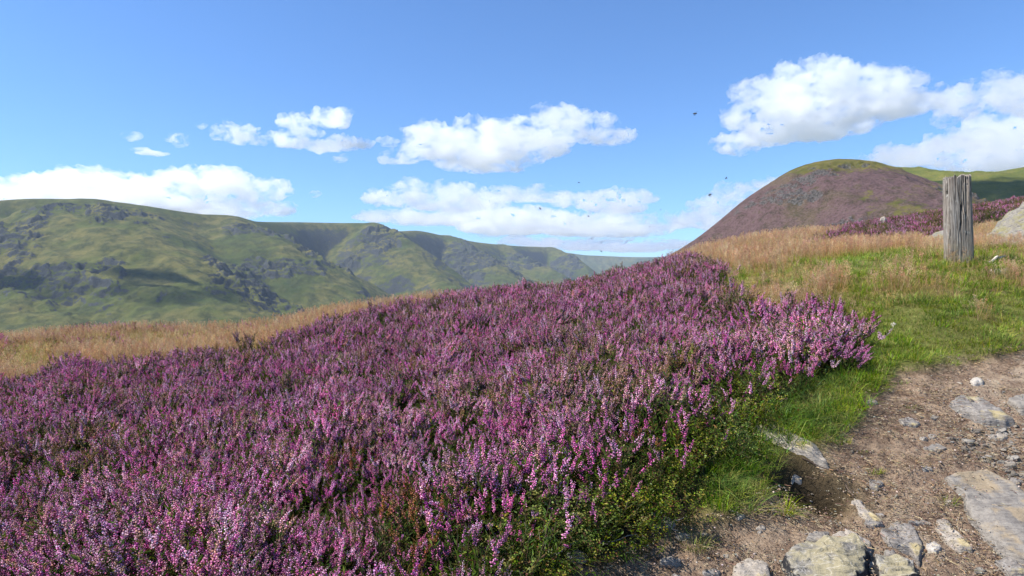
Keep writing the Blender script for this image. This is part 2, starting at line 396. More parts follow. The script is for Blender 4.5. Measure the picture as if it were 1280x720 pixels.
# ------------------------------------------------------------------ the hillside underfoot
HH = 0.30       # mean height of the heather canopy
cp = []         # control points x, y, z of the bare ground
for (u, v, Yd) in [(0,720,2.75),(-300,720,3.0),(320,720,2.5),(560,720,2.6),(0,560,4.2),(-300,580,4.2),(320,580,3.8),(560,580,3.65),(720,510,4.1),(0,470,7.0),(-300,480,7.2),
                   (200,452,7.4),(320,450,7),(450,450,6.5),(640,450,5.8),(760,420,5.9),(420,391,11),(560,365,11),(640,355,11),(735,349,11.5),(900,410,6.6),(860,318,11),
                   (800,348,9.5),(1050,398,6.3)]:
    p = P(u, v, Yd); cp.append((p[0], p[1], p[2] - HH))
for (u, v, Yd) in [(0,456,9.5),(0,434,16),(-300,458,10),(-300,440,17),(200,433,12),(200,419,17),(350,410,13),(440,393,15),(0,427,21),(-300,430,22),
                   (730,690,3.1),(640,716,3.0),(800,715,3.12),(960,720,3.2),(1100,720,3.25),(1280,720,3.3),(960,650,3.5),(1100,640,3.65),(1280,640,3.75),
                   (1100,580,4.05),(1280,560,4.3),(1150,500,4.7),(1280,480,5.0),(1280,440,5.5),(1500,500,4.8),(1500,640,3.7),(860,640,3.5),
                   (960,535,4.35),(1050,480,4.9),(1100,440,5.5),(1200,420,5.8),(1150,380,6.4),(1280,380,6.6),(1200,326,8.0),(1050,345,8.0),(1280,330,8.0),(950,342,9.5),
                   (950,324,12),(1100,313,12),(1280,308,10.5),(1500,300,8.5),
                   (1000,296,18),(1000,297,24),(945,305,19),(1100,284,25),(1180,270,27),(1280,252,29),(1500,224,29),(1500,285,12),(890,314,17),(1180,298,16),(1280,288,17)]:
    cp.append(tuple(P(u, v, Yd)))
for q3 in [(2.2,19,0.9),(5,40,-9),(-4,19,-0.3),(-4,40,-12),(-16,19,-0.6),(-18,30,-5),(-25,60,-28),(0,80,-40),(15,45,1.5),(26,45,4.5),(35,45,5.5),(20,80,-6),(40,80,-4),(45,30,8.5),
           (0,0,0.0),(-2,1,0.05),(-3,-1,0.1),(2,1,0.05),(3,-1,0.3),(0,-4,-0.6),(-5,-4,-0.6),(6,-3,0.2),(-8,2,0.0),(9,3,1.0)]:
    cp.append(q3)
cp = np.array(cp)
def tps_fit(pts):
    n = len(pts); d = np.hypot(*(pts[:, None, :2] - pts[None, :, :2]).transpose(2, 0, 1))
    K = np.where(d > 0, d * d * np.log(np.maximum(d, 1e-9)), 0) + np.eye(n) * 0.01 * np.maximum(1, pts[:, 1:2] / 5)
    A = np.zeros((n + 3, n + 3)); A[:n, :n] = K
    A[:n, n] = A[n, :n] = 1; A[:n, n+1] = A[n+1, :n] = pts[:, 0]; A[:n, n+2] = A[n+2, :n] = pts[:, 1]
    return np.linalg.solve(A, np.concatenate([pts[:, 2], [0, 0, 0]]))
# warp plan coordinates so that near and far points are comparably spaced
def wpl(x, y):
    r = np.sqrt(x * x + y * y) + 1e-6; s = np.log1p(r / 3.0) / r
    return x * s, y * s
cw = np.stack([*wpl(cp[:, 0], cp[:, 1]), cp[:, 2] * 1.0], -1)
_W = tps_fit(cw)
def ground0(x, y):
    x = np.asarray(x, float); y = np.asarray(y, float)
    sh = x.shape; a, b = wpl(x.ravel(), y.ravel())
    out = np.empty(a.size)
    for i in range(0, a.size, 20000):
        A, B = a[i:i+20000], b[i:i+20000]
        d = np.hypot(A[:, None] - cw[None, :, 0], B[:, None] - cw[None, :, 1])
        out[i:i+20000] = np.where(d > 0, d * d * np.log(np.maximum(d, 1e-9)), 0) @ _W[:-3] + _W[-3] + _W[-2] * A + _W[-1] * B
    return out.reshape(sh)

# regions, traced on the photo and carried to the ground they cover
PATH = [(1900,410),(1280,432),(1235,440),(1180,452),(1120,462),(1092,490),(1075,520),(1040,545),(1010,575),(985,605),(940,625),(895,655),(830,670),(770,690),(720,712),(690,760),(600,1500),(-2000,4000),(1900,4000)]
HEATH = [(-900,560),(-300,490),(0,468),(60,452),(90,440),(130,446),(250,436),(330,424),(400,398),(440,384),(500,374),(560,365),(640,352),(735,346),(790,326),(860,312),(905,322),(915,350),(935,372),(1000,378),
         (1035,380),(1055,398),(1050,425),(1010,440),(960,470),(915,500),(880,530),(840,560),(795,595),(700,635),(645,690),(590,735),(500,1100),(-900,2500)]
BILB = [(890,478),(935,440),(965,455),(950,500),(915,530),(880,570),(830,615),(740,645),(660,690),(610,730),(590,700),(640,635),(710,585),(780,550),(830,530),(865,500)]
TAN_L = [(-900,520),(-300,480),(0,462),(60,450),(90,440),(130,444),(250,434),(330,422),(400,396),(470,376),(440,373),(330,384),(200,402),(90,412),(0,414),(-300,418),(-900,430)]
PINK_FAR_L = [(-900,440),(-300,422),(0,416),(90,413),(190,407),(330,388),(330,380),(150,396),(0,402),(-900,402)]
SLOPE = [(885,318),(960,311),(1000,310),(1060,304),(1105,294),(1140,293),(1180,290),(1230,268),(1600,240),(1600,100),(1280,190),(1180,240),(1100,266),(1000,299),(900,308)]
GREEN1 = [(1000,340),(1060,322),(1140,316),(1150,325),(1120,340),(1060,350)]
GREEN2 = [(1075,400),(1100,385),(1180,375),(1280,362),(1700,350),(1700,420),(1280,430),(1235,440),(1180,455),(1110,465),(1090,495),(1075,525),(1030,545),(985,560),(930,640),(880,640),(860,610),(910,560),(960,500),(1000,470),(1050,440)]

def fuzz(x, y, s=0.5, a=1.0, z=0.0):
    return a * fbm(x / s, y / s, z, 3)

def region(x, y, z):
    """weights of the ground covers at a ground point; a dict of 0..1 arrays"""
    x, y, z = np.asarray(x), np.asarray(y), np.asarray(z)
    jx, jy = fuzz(x, y, 0.35, 0.10, 1.0), fuzz(x, y, 0.35, 0.10, 5.0)
    u, v = pix(x + jx, y, z + 0.3 * jy)
    uh, vh = pix(x + jx, y, z + HH * 0.85 + 0.3 * jy)
    r = {}
    front = y > 0.3
    r['path'] = in_poly(PATH, u, v) | ~front & (x > -1.2)
    r['heath'] = (in_poly(HEATH, uh, vh) & front & (y < 18)) | (~front & (x <= -1.2))
    r['bilb'] = in_poly(BILB, uh, vh) & (y < 9) & front
    r['slope'] = in_poly(SLOPE, uh, vh) & (y > 12.5) & front
    r['pinkl'] = in_poly(PINK_FAR_L, uh, vh) & (y > 15) & (x < -6)
    r['tanl'] = in_poly(TAN_L, u, v) & front & (y > 6.5)
    r['green'] = (in_poly(GREEN1, u, v) | in_poly(GREEN2, u, v)) & (y < 14) & front
    return r

def bank_relief(x, y):
    return 0.03 * fbm(x / 0.9, y / 0.9, 3.3, 3)

# scour under the peat edge
HOLE = P(1012, 606, 3.86)
def ground(x, y, detail=True):
    x = np.asarray(x, float); y = np.asarray(y, float)
    z = ground0(x, y)
    z = z + bank_relief(x, y) * sstep(60, 4, y)
    hx, hy = (x - HOLE[0] + 0.03) / 0.21, (y - HOLE[1]) / 0.14
    z = z - 0.27 * np.exp(-(hx**2 + hy**2) ** 3)
    return z

NA, NR_ = 900, 760
ang = np.linspace(R(-72), R(72), NA); rad = 1.6 * (130 / 1.6) ** (np.linspace(0, 1, NR_) ** 1.0)
RR, AA = np.meshgrid(rad, ang)
GX, GY = RR * np.sin(AA), -1.2 + RR * np.cos(AA)
GZ = ground(GX, GY)
reg = region(GX, GY, GZ)
pathm = reg['path'] & ~reg['heath']
def blur(a, n=3):
    a = a.astype(float)
    for _ in range(n):
        a[1:-1, 1:-1] = (a[1:-1, 1:-1] * 2 + a[:-2, 1:-1] + a[2:, 1:-1] + a[1:-1, :-2] + a[1:-1, 2:]) / 6
    return a
pm = blur(pathm, 4)
lump = fbm(GX / 0.16, GY / 0.16, 0, 5, 0.6)
GZ = GZ + pm * (0.046 * lump + 0.016 * fbm(GX / 0.05, GY / 0.05, 2, 3) + 0.035 * fbm(GX / 0.5, GY / 0.5, 8, 3)) + (1 - pm) * sstep(14, 3, GY) * 0.02 * fbm(GX / 0.2, GY / 0.2, 3, 3)
# trodden path lies a little lower than the turf beside it
GZ = GZ - 0.05 * pm
far = sstep(60, 130, RR)
GZ = GZ - far * far * 30
_hd = np.exp(-(((GX - HOLE[0] - 0.02) / 0.33) ** 2 + ((GY - HOLE[1] - 0.03) / 0.23) ** 2) ** 2.0)
GZ = GZ + _hd * (0.05 * lump + 0.03 * fbm(GX / 0.06, GY / 0.06, 5, 4))
pm = pm * (1 - _hd); reg['heath'] = np.maximum(reg['heath'], _hd)  # peat colour spread over the hole, also standing in for overhang shade
cols = np.stack([pm, blur(reg['green'], 3), blur(np.maximum(reg['heath'], (reg['slope'] | reg['pinkl'] | reg['bilb']).astype(float)), 3)], -1)
me = mesh_np('hillside', np.stack([GX, GY, GZ], -1).reshape(-1, 3), grid_faces(NA, NR_)[:, ::1])
vcol(me, 'cover', cols.reshape(-1, 3))
t = NT('hillside_soil')
pos = t.n('ShaderNodeNewGeometry').outputs['Position']
sp = t.n('ShaderNodeSeparateColor', None, Color=t.attr('cover'))
fine = t.noise(60, 6, 0.7, pos); mid = t.noise(9, 6, 0.65, pos); big = t.noise(2.2, 4, 0.6, pos)
mp = t.n('ShaderNodeMapping', None, Vector=pos); mp.inputs['Scale'].default_value = (1, 1, 1)
vor = t.n('ShaderNodeTexVoronoi', dict(feature='F1'), Scale=95.0); t.set(vor, 'Vector', t.n('ShaderNodeVectorMath', dict(operation='ADD'), i0=pos, i1=t.n('ShaderNodeTexNoise', None, Scale=30.0).outputs['Color']).outputs[0])
dirt = t.ramp(mid, [(0.28, (0.095, 0.060, 0.040)), (0.44, (0.21, 0.140, 0.095)), (0.58, (0.32, 0.23, 0.155)), (0.75, (0.15, 0.098, 0.066))])
dirt = t.mix(t.mrange(fine, 0.52, 0.72), dirt, (0.36, 0.28, 0.20))
dirt = t.mix(t.mrange(fine, 0.46, 0.32), dirt, (0.045, 0.028, 0.020))
dirt = t.mix(t.mrange(big, 0.54, 0.68), dirt, t.mix(0.6, dirt, (0.40, 0.32, 0.23)))
dirt = t.mix(t.mrange(big, 0.48, 0.36), dirt, t.mix(0.65, dirt, (0.085, 0.058, 0.042)))
peat = t.ramp(fine, [(0.3, (0.012, 0.009, 0.006)), (0.7, (0.05, 0.036, 0.02))])
grn = t.ramp(mid, [(0.3, (0.07, 0.085, 0.018)), (0.6, (0.16, 0.155, 0.045))])
tan = t.ramp(mid, [(0.3, (0.12, 0.095, 0.03)), (0.6, (0.23, 0.17, 0.075))])
col = t.mix(sp.outputs[1], tan, grn)
col = t.mix(sp.outputs[2], col, peat)
col = t.mix(sp.outputs[0], col, dirt)
M_SOIL = t.done(col, 0.95, t.bump(t.math('ADD', t.math('MULTIPLY', mid, 1.0), t.math('MULTIPLY', fine, 0.8)), 1.0, 0.03), 0.15)
hs = link('hillside_ground', me, M_SOIL); tag(hs, kind='structure', label='hillside of peat, turf and a worn dirt path')
# ------------------------------------------------------------------ air between here and the far hills
def m_volume(name, col, dens, g=0.0):
    m = bpy.data.materials.new(name); m.use_nodes = True; nt = m.node_tree; nt.nodes.clear()
    o = nt.nodes.new('ShaderNodeOutputMaterial'); v = nt.nodes.new('ShaderNodeVolumePrincipled')
    v.inputs['Color'].default_value = (*col, 1); v.inputs['Density'].default_value = dens; v.inputs['Anisotropy'].default_value = g
    nt.links.new(v.outputs[0], o.inputs['Volume'])
    return m
def box(name, lo, hi):
    bm = bmesh.new(); bmesh.ops.create_cube(bm, size=1.0)
    for v in bm.verts:
        for i in range(3): v.co[i] = lo[i] if v.co[i] < 0 else hi[i]
    me = bpy.data.meshes.new(name); bm.to_mesh(me); bm.free()
    return me
hz = link('haze', box('haze', (-8300, -3300, -169), (8300, 16300, 640)), m_volume('pale_air', (0.66, 0.80, 1.0), HAZE_DENSITY))
tag(hz, kind='stuff')

# ------------------------------------------------------------------ fair-weather clouds, real volumes a kilometre up
def m_cloud(k, dens):
    t = NT('cloud_droplets')
    v = t.n('ShaderNodeVectorMath', dict(operation='SCALE'), i0=t.n('ShaderNodeNewGeometry').outputs['Position'])
    v.inputs['Scale'].default_value = 1.0 / k
    mpv = t.n('ShaderNodeMapping', None, Vector=v.outputs[0]); mpv.inputs['Scale'].default_value = (1, 0.8, 1.5)
    n1 = t.math('ADD', t.math('MULTIPLY', t.noise(0.055, 5, 0.64, mpv.outputs[0], 0.5), 0.68), t.math('MULTIPLY', t.noise(0.019, 3, 0.5, mpv.outputs[0]), 0.32))
    d = t.math('MULTIPLY', t.mrange(n1, 0.43, 0.62), CLOUD_DENSITY * dens * 7.5 / k)
    vp = t.n('ShaderNodeVolumePrincipled'); t.set(vp, 'Density', d); vp.inputs['Color'].default_value = (0.982, 0.985, 0.990, 1); vp.inputs['Anisotropy'].default_value = 0.6
    t.t.links.new(vp.outputs[0], t.out.inputs['Volume'])
    return t.m
M_CLOUD = {}
def cloud(puffs, Y, label, thick=0.7, seed=0, rough=1.0, dens=1.0, vox=None):
    """puffs: (u, v, ru, rv) lobes traced on the photo, given a depth of their own about the distance Y"""
    rg = np.random.default_rng(seed + 100)
    bm = bmesh.new()
    k = Y / F
    us = [p[0] for p in puffs]
    size = (max(us) - min(us) + 2 * max(p[2] for p in puffs)) * k
    for (u, v, ru, rv) in puffs:
        c = P(u, v, Y)
        n = 3
        for j in range(n):
            a = rg.uniform(0.55, 1.0) if j else 1.0
            off = np.array([rg.normal() * ru * k * 0.35, rg.normal() * ru * k * thick * 0.7, rg.normal() * rv * k * 0.25]) if j else np.array([0, rg.normal() * ru * k * 0.3, 0])
            mat = Matrix.Translation(Vector(c + off)) @ Matrix.Diagonal((ru * k * a, ru * k * a * thick, rv * k * a, 1))
            bmesh.ops.create_icosphere(bm, subdivisions=3, radius=1.0, matrix=mat)
        for j in range(5):                                  # small turrets over the lobe
            a = rg.uniform(-0.25, math.pi + 0.25); e = rg.uniform(-0.8, 0.8); s_ = rg.uniform(0.18, 0.42) * min(ru, rv * 1.6)
            off = np.array([math.cos(a) * ru * 0.95, e * ru * thick, abs(math.sin(a)) * rv * 0.95 * math.sqrt(1 - e * e)])
            mat = Matrix.Translation(Vector(c + off * k)) @ Matrix.Diagonal((s_ * k * 1.2, s_ * k, s_ * k * 0.9, 1))
            bmesh.ops.create_icosphere(bm, subdivisions=2, radius=1.0, matrix=mat)
    me = bpy.data.meshes.new('lobes'); bm.to_mesh(me); bm.free()
    tmp = bpy.data.objects.new('lobes', me); COL.objects.link(tmp)
    rm = tmp.modifiers.new('r', 'REMESH'); rm.mode = 'VOXEL'; rm.voxel_size = vox * k if vox else max(size / 200, 1.0 * k)
    dg = bpy.context.evaluated_depsgraph_get(); ev = tmp.evaluated_get(dg).to_mesh()
    n = len(ev.vertices); co = np.empty(n * 3, np.float32); no = np.empty(n * 3, np.float32)
    ev.vertices.foreach_get('co', co); ev.vertex_normals.foreach_get('vector', no)
    co, no = co.reshape(-1, 3).astype(float), no.reshape(-1, 3).astype(float)
    fc = np.empty(len(ev.polygons) * 4, np.int32); ev.polygons.foreach_get('vertices', fc)
    tmp.evaluated_get(dg).to_mesh_clear(); bpy.data.objects.remove(tmp); bpy.data.meshes.remove(me)
    px = k                                           # one photo pixel out there, in metres
    q = co / px + seed * 37.1
    base = min(p[1] + p[3] for p in puffs)
    d = 9 * (fbm(q[:, 0] / 34, q[:, 1] / 34, q[:, 2] / 34, 3)) + 7 * (0.45 - np.abs(perlin(q[:, 0] / 16, q[:, 1] / 16, q[:, 2] / 16)) * 1.6) \
        + 4.0 * (0.45 - np.abs(perlin(q[:, 0] / 7, q[:, 1] / 7, q[:, 2] / 7)) * 1.6) + 2.2 * fbm(q[:, 0] / 3.4, q[:, 1] / 3.4, q[:, 2] / 3.4, 2)
    down = np.clip(-no[:, 2], 0, 1)
    co = co + no * (d * px * rough * (1 - 0.6 * down))[:, None]
    o = mesh_np('cloud', co, fc.reshape(-1, 4))
    key = (round(k, 2), dens)
    if key not in M_CLOUD: M_CLOUD[key] = m_cloud(k, dens)
    ob = link('cloud', o, M_CLOUD[key])
    return tag(ob, label, 'cloud', 'fair weather clouds')

for args in CLOUDS: cloud(**args)

# two more clouds overhead, out of the picture, whose shadows lie on the fells
def overhead(target, alt, rx, ry, label, seed):
    tgt = Vector(target); c = tgt + S * ((alt - tgt.z) / S.z)
    bm = bmesh.new(); rg = np.random.default_rng(seed)
    for i in range(12):
        o_ = Vector((rg.normal() * rx * 0.45, rg.normal() * ry * 0.45, rg.uniform(-20, 60)))
        r_ = rg.uniform(0.35, 0.6)
        bmesh.ops.create_icosphere(bm, subdivisions=3, radius=1.0, matrix=Matrix.Translation(c + o_) @ Matrix.Diagonal((rx * r_, ry * r_, 90 * r_ + 40, 1)))
    me = bpy.data.meshes.new('cloud'); bm.to_mesh(me); bm.free()
    key = (10.0, 1.6)
    if key not in M_CLOUD: M_CLOUD[key] = m_cloud(10.0, 1.6)
    tag(link('cloud', me, M_CLOUD[key]), label, 'cloud', 'fair weather clouds')
overhead(P(225, 388, 1850), 1500, 190, 110, 'cloud overhead whose shadow darkens the foot of the left fell', 51)
overhead(P(1262, 262, 960), 1500, 170, 105, 'cloud overhead whose shadow darkens the green fell behind the post', 52)
overhead(P(5, 345, 1850), 1500, 110, 100, 'cloud overhead whose shadow lies at the near end of the left fell', 53)
# ------------------------------------------------------------------ plants: a few clumps of each kind, modelled leaf by leaf
class PB:
    """plant builder: triangles with a colour per vertex"""
    def __init__(s): s.v, s.f, s.c = [], [], []; s.n = 0
    def add(s, v, f, c):
        v = np.asarray(v, float); f = np.asarray(f, int); c = np.asarray(c, float)
        if c.ndim == 1: c = np.tile(c, (len(v), 1))
        s.v.append(v); s.f.append(f + s.n); s.c.append(c); s.n += len(v)
    def mesh(s, name, mat):
        me = mesh_np(name, np.concatenate(s.v), np.concatenate(s.f), smooth=False)
        vcol(me, 'tint', np.concatenate(s.c)); me.materials.append(mat)
        return me
    def tube(s, pts, r0, r1, col, sides=3):
        pts = np.asarray(pts, float); n = len(pts)
        dirs = np.gradient(pts, axis=0); dirs /= np.linalg.norm(dirs, axis=1)[:, None] + 1e-9
        ref = np.array([0.3, 0.9, 0.2]); a = np.cross(dirs, ref); a /= np.linalg.norm(a, axis=1)[:, None] + 1e-9; b = np.cross(dirs, a)
        th = np.arange(sides) * 2 * math.pi / sides
        rr = np.linspace(r0, r1, n)[:, None, None]
        v = pts[:, None] + rr * (np.cos(th)[None, :, None] * a[:, None] + np.sin(th)[None, :, None] * b[:, None])
        f = []
        for i in range(n - 1):
            for j in range(sides):
                p, q_ = i * sides + j, i * sides + (j + 1) % sides
                f += [(p, q_, q_ + sides), (p, q_ + sides, p + sides)]
        s.add(v.reshape(-1, 3), f, col)
    def leaf(s, p, d, up, L, W, col, fold=0.0, tip=0.5):
        """a pointed leaf: four-cornered blade"""
        d = d / (np.linalg.norm(d) + 1e-9); sd = np.cross(d, up); sd /= np.linalg.norm(sd) + 1e-9; nn = np.cross(sd, d)
        m = p + d * L * tip + nn * fold
        s.add([p, m + sd * W / 2, p + d * L, m - sd * W / 2], [(0, 1, 2), (0, 2, 3)], col)
    def bell(s, p, d, L, W, col, colt):
        d = d / (np.linalg.norm(d) + 1e-9); ref = np.array([0.12, 0.3, 0.95]) if abs(d[2]) < 0.9 else np.array([1.0, 0, 0])
        a = np.cross(d, ref); a /= np.linalg.norm(a); b = np.cross(d, a)
        q_ = p + d * L
        m = p + d * L * 0.55
        s.add([p, m + a * W / 2, m + b * W / 2, m - a * W / 2, m - b * W / 2, q_],
              [(0, 1, 2), (0, 2, 3), (0, 3, 4), (0, 4, 1), (5, 2, 1), (5, 3, 2), (5, 4, 3), (5, 1, 4)], np.array([col, col, col, col, col, colt]))
    def blade(s, pts, w, cb, ct):
        """a grass blade: strip narrowing to a point along pts"""
        pts = np.asarray(pts, float); n = len(pts)
        d = pts[-1] - pts[0]; sd = np.cross(d, [0.21, 0.37, 0.5]) if abs(d[2]) < 1e-3 else np.cross(d, np.array([-d[1], d[0], 0.02])); 
        sd = np.array([-d[1], d[0], 0.0]) if np.hypot(d[0], d[1]) > 1e-4 else np.array([1.0, 0, 0])
        sd /= np.linalg.norm(sd)
        ww = w * (1 - np.linspace(0, 1, n) ** 1.6 * 0.92)
        v = np.empty((2 * n, 3)); v[0::2] = pts + sd * ww[:, None] / 2; v[1::2] = pts - sd * ww[:, None] / 2
        tt = np.repeat(np.linspace(0, 1, n), 2)[:, None]
        f = []
        for i in range(n - 1): f += [(2*i, 2*i+1, 2*i+3), (2*i, 2*i+3, 2*i+2)]
        s.add(v, f, np.array(cb) * (1 - tt) + np.array(ct) * tt)

def m_plant(name, transl, var=0.25, hue=0.02, rough=0.7):
    t = NT(name)
    oi = t.n('ShaderNodeObjectInfo')
    c = t.attr('tint')
    hs_ = t.n('ShaderNodeHueSaturation', None, Color=c)
    t.set(hs_, 'Hue', t.mrange(oi.outputs['Random'], 0, 1, 0.5 - hue, 0.5 + hue))
    t.set(hs_, 'Value', t.mrange(t.math('FRACT', t.math('MULTIPLY', oi.outputs['Random'], 7.31)), 0, 1, 1 - var, 1 + var))
    t.set(hs_, 'Saturation', t.mrange(t.math('FRACT', t.math('MULTIPLY', oi.outputs['Random'], 13.7)), 0, 1, 0.9, 1.1))
    return t.done(hs_.outputs[0], rough, None, 0.25, transl)
M_HEATHER = m_plant('heather_sprays', 0.28, 0.22, 0.012)
M_GRASS = m_plant('grass_blades', 0.40, 0.22, 0.015, 0.55)
M_BILB = m_plant('bilberry_leaves', 0.35, 0.2, 0.02, 0.45)
M_TWIG = m_plant('dead_twigs', 0.0, 0.25, 0.01, 0.9)

def rj(rg, c, j=0.18):
    return np.clip(np.array(c) * (1 + rg.normal() * j) * (1 + rg.normal(size=3) * j * 0.3), 0.003, 0.9)
def pick(rg, pal):
    return pal[rg.integers(len(pal))]

FLOWER = {
 'pink':  [(0.78, 0.235, 0.50), (0.72, 0.185, 0.46), (0.87, 0.45, 0.66), (0.75, 0.22, 0.49), (0.62, 0.135, 0.37)],
 'pale':  [(0.82, 0.36, 0.57), (0.87, 0.52, 0.66), (0.74, 0.29, 0.46), (0.68, 0.36, 0.30), (0.74, 0.22, 0.46)],
 'faded': [(0.44, 0.23, 0.18), (0.34, 0.19, 0.10), (0.52, 0.30, 0.26), (0.28, 0.17, 0.07), (0.55, 0.28, 0.38), (0.40, 0.29, 0.13)],
 'magenta': [(0.50, 0.04, 0.34), (0.42, 0.03, 0.30), (0.58, 0.08, 0.40)],
 'rust': [(0.42, 0.17, 0.075), (0.34, 0.12, 0.05), (0.46, 0.22, 0.12), (0.50, 0.16, 0.20)],
}
LEAFG = [(0.060, 0.115, 0.011), (0.105, 0.165, 0.018), (0.165, 0.155, 0.028), (0.032, 0.060, 0.008), (0.115, 0.180, 0.020), (0.18, 0.10, 0.038)]

def heather_clump(seed, kind, n=15, flower=1.0, H=0.28, rad=0.12, big=1.18):
    rg = np.random.default_rng(seed); b = PB()
    for i in range(n):
        a = rg.uniform(0, 2 * math.pi); rr = rad * math.sqrt(rg.uniform(0, 1)); lean = rr / rad * rg.uniform(0.25, 1.0) + 0.05
        base = np.array([rr * 0.35 * math.cos(a), rr * 0.35 * math.sin(a), -0.03])
        L = H * rg.uniform(0.72, 1.12)
        dirs = np.array([math.cos(a) * math.sin(lean), math.sin(a) * math.sin(lean), math.cos(lean)])
        tt = np.linspace(0, 1, 6)[:, None]
        pts = base + dirs * L * tt + np.array([0, 0, 0.10 * L]) * (tt ** 2) + np.concatenate([np.zeros((1, 3)), rg.normal(size=(5, 3)) * 0.006]).cumsum(0) * 0.7
        b.tube(pts, 0.0022, 0.0010, rj(rg, (0.075, 0.045, 0.028)), 3)
        at = lambda t: np.array([np.interp(t, tt[:, 0], pts[:, k]) for k in range(3)])
        # leafy shoots on the lower two thirds
        for j in range(rg.integers(20, 27)):
            t_ = rg.uniform(0.18, 0.95); p = at(t_); az = rg.uniform(0, 6.283)
            d = np.array([math.cos(az), math.sin(az), rg.uniform(0.5, 1.4)]); l = rg.uniform(0.022, 0.045)
            c = rj(rg, pick(rg, LEAFG)); up = np.array([rg.normal(), rg.normal(), 0.3])
            b.leaf(p, d, up, l, 0.0065, c); b.leaf(p, d, np.cross(d, up), l, 0.0065, c * 0.9)
        # flowering spikes: the stem's own end and one or two side spikes
        sp = []
        if rg.uniform() < flower: sp.append((rg.uniform(0.68, 0.76), 1.0, pts))
        for k in range(rg.integers(1, 4)):
            if rg.uniform() < flower * 0.85:
                t0 = rg.uniform(0.62, 0.86); az = rg.uniform(0, 6.283); p0 = at(t0); ls = rg.uniform(0.045, 0.075) * H / 0.29
                e = np.array([math.cos(az) * 0.55, math.sin(az) * 0.55, 1.0]); q_ = p0 + (e / np.linalg.norm(e))[None] * ls * np.linspace(0, 1, 4)[:, None] + dirs * 0.02 * np.linspace(0, 1, 4)[:, None]
                b.tube(q_, 0.0012, 0.0007, rj(rg, (0.085, 0.055, 0.03)), 3); sp.append((0.12, 1.0, q_))
        spike_pal = FLOWER[kind]; main = pick(rg, spike_pal)
        for (t0, t1, path) in sp:
            u_ = np.linspace(0, 1, len(path)); ln = np.linalg.norm(path[-1] - path[0]) * (t1 - t0)
            nf = int(np.clip(ln / 0.0032, 10, 28))
            for j in range(nf):
                f_ = (j + rg.uniform(0, 0.8)) / nf
                p = np.array([np.interp(t0 + (t1 - t0) * f_, u_, path[:, k]) for k in range(3)])
                az = j * 2.4 + rg.normal() * 0.4; droop = 0.1 + 0.7 * f_
                d = np.array([math.cos(az), math.sin(az), droop]); sz = (1.0 - 0.45 * f_ ** 2) * rg.uniform(0.8, 1.15) * big
                c = rj(rg, main if rg.uniform() < 0.65 else pick(rg, spike_pal), 0.14)
                if f_ > 0.9: c = 0.5 * c + 0.5 * np.array((0.10, 0.11, 0.03))
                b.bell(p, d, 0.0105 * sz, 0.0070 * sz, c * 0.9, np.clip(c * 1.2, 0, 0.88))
    return b.mesh('heather_clump', M_HEATHER)

def grass_tuft(seed, n, h, rad, pal, w=0.004, lean=0.6, droop=0.5, heads=0, hpal=None, hh=0.4, segs=4):
    rg = np.random.default_rng(seed); b = PB()
    for i in range(n):
        a = rg.uniform(0, 6.283); rr = rad * math.sqrt(rg.uniform())
        p0 = np.array([rr * math.cos(a), rr * math.sin(a), -0.012]); a2 = a + rg.normal() * 0.7
        L = h * rg.uniform(0.5, 1.15); ln = lean * rg.uniform(0.15, 1.0)
        tt = np.linspace(0, 1, segs)[:, None]; hz_ = np.array([math.cos(a2), math.sin(a2), 0])
        pts = p0 + hz_ * L * math.sin(ln) * (tt + droop * tt ** 2 * 0.6) + np.array([0, 0, 1]) * L * (math.cos(ln) * tt - droop * 0.55 * tt ** 2.3)
        pts[:, 2] = np.maximum(pts[:, 2], 0.004) if True else pts[:, 2]
        pts[0, 2] = -0.012
        c = rj(rg, pick(rg, pal), 0.16)
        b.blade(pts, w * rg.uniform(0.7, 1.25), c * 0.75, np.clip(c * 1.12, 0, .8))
    for i in range(heads):
        a = rg.uniform(0, 6.283); rr = rad * math.sqrt(rg.uniform()) * 0.8
        p0 = np.array([rr * math.cos(a), rr * math.sin(a), -0.01]); a2 = a + rg.normal() * 0.5; L = hh * rg.uniform(0.65, 1.1); ln = rg.uniform(0.03, 0.35)
        tt = np.linspace(0, 1, 5)[:, None]; hz_ = np.array([math.cos(a2), math.sin(a2), 0])
        pts = p0 + hz_ * L * math.sin(ln) * (0.6 * tt + 0.4 * tt ** 2) + np.array([0, 0, 1]) * L * math.cos(ln) * tt
        c = rj(rg, pick(rg, hpal), 0.14)
        b.tube(pts, 0.0011, 0.0007, c * 0.9, 3)
        for j in range(rg.integers(16, 26)):
            f_ = rg.uniform(0.70, 1.0); p = np.array([np.interp(f_, tt[:, 0], pts[:, k]) for k in range(3)])
            az = rg.uniform(0, 6.283); sp = 0.022 * (1.15 - f_) / 0.45 + 0.003
            q_ = p + np.array([math.cos(az) * sp, math.sin(az) * sp, rg.uniform(0, 0.02)]) * rg.uniform(0.4, 1)
            cc = rj(rg, c, 0.15)
            b.leaf(q_, np.array([math.cos(az) * 0.4, math.sin(az) * 0.4, 1.0]), np.array([rg.normal(), rg.normal(), 0.1]), 0.011, 0.0045, cc)
    return b.mesh('grass_tuft', M_GRASS)

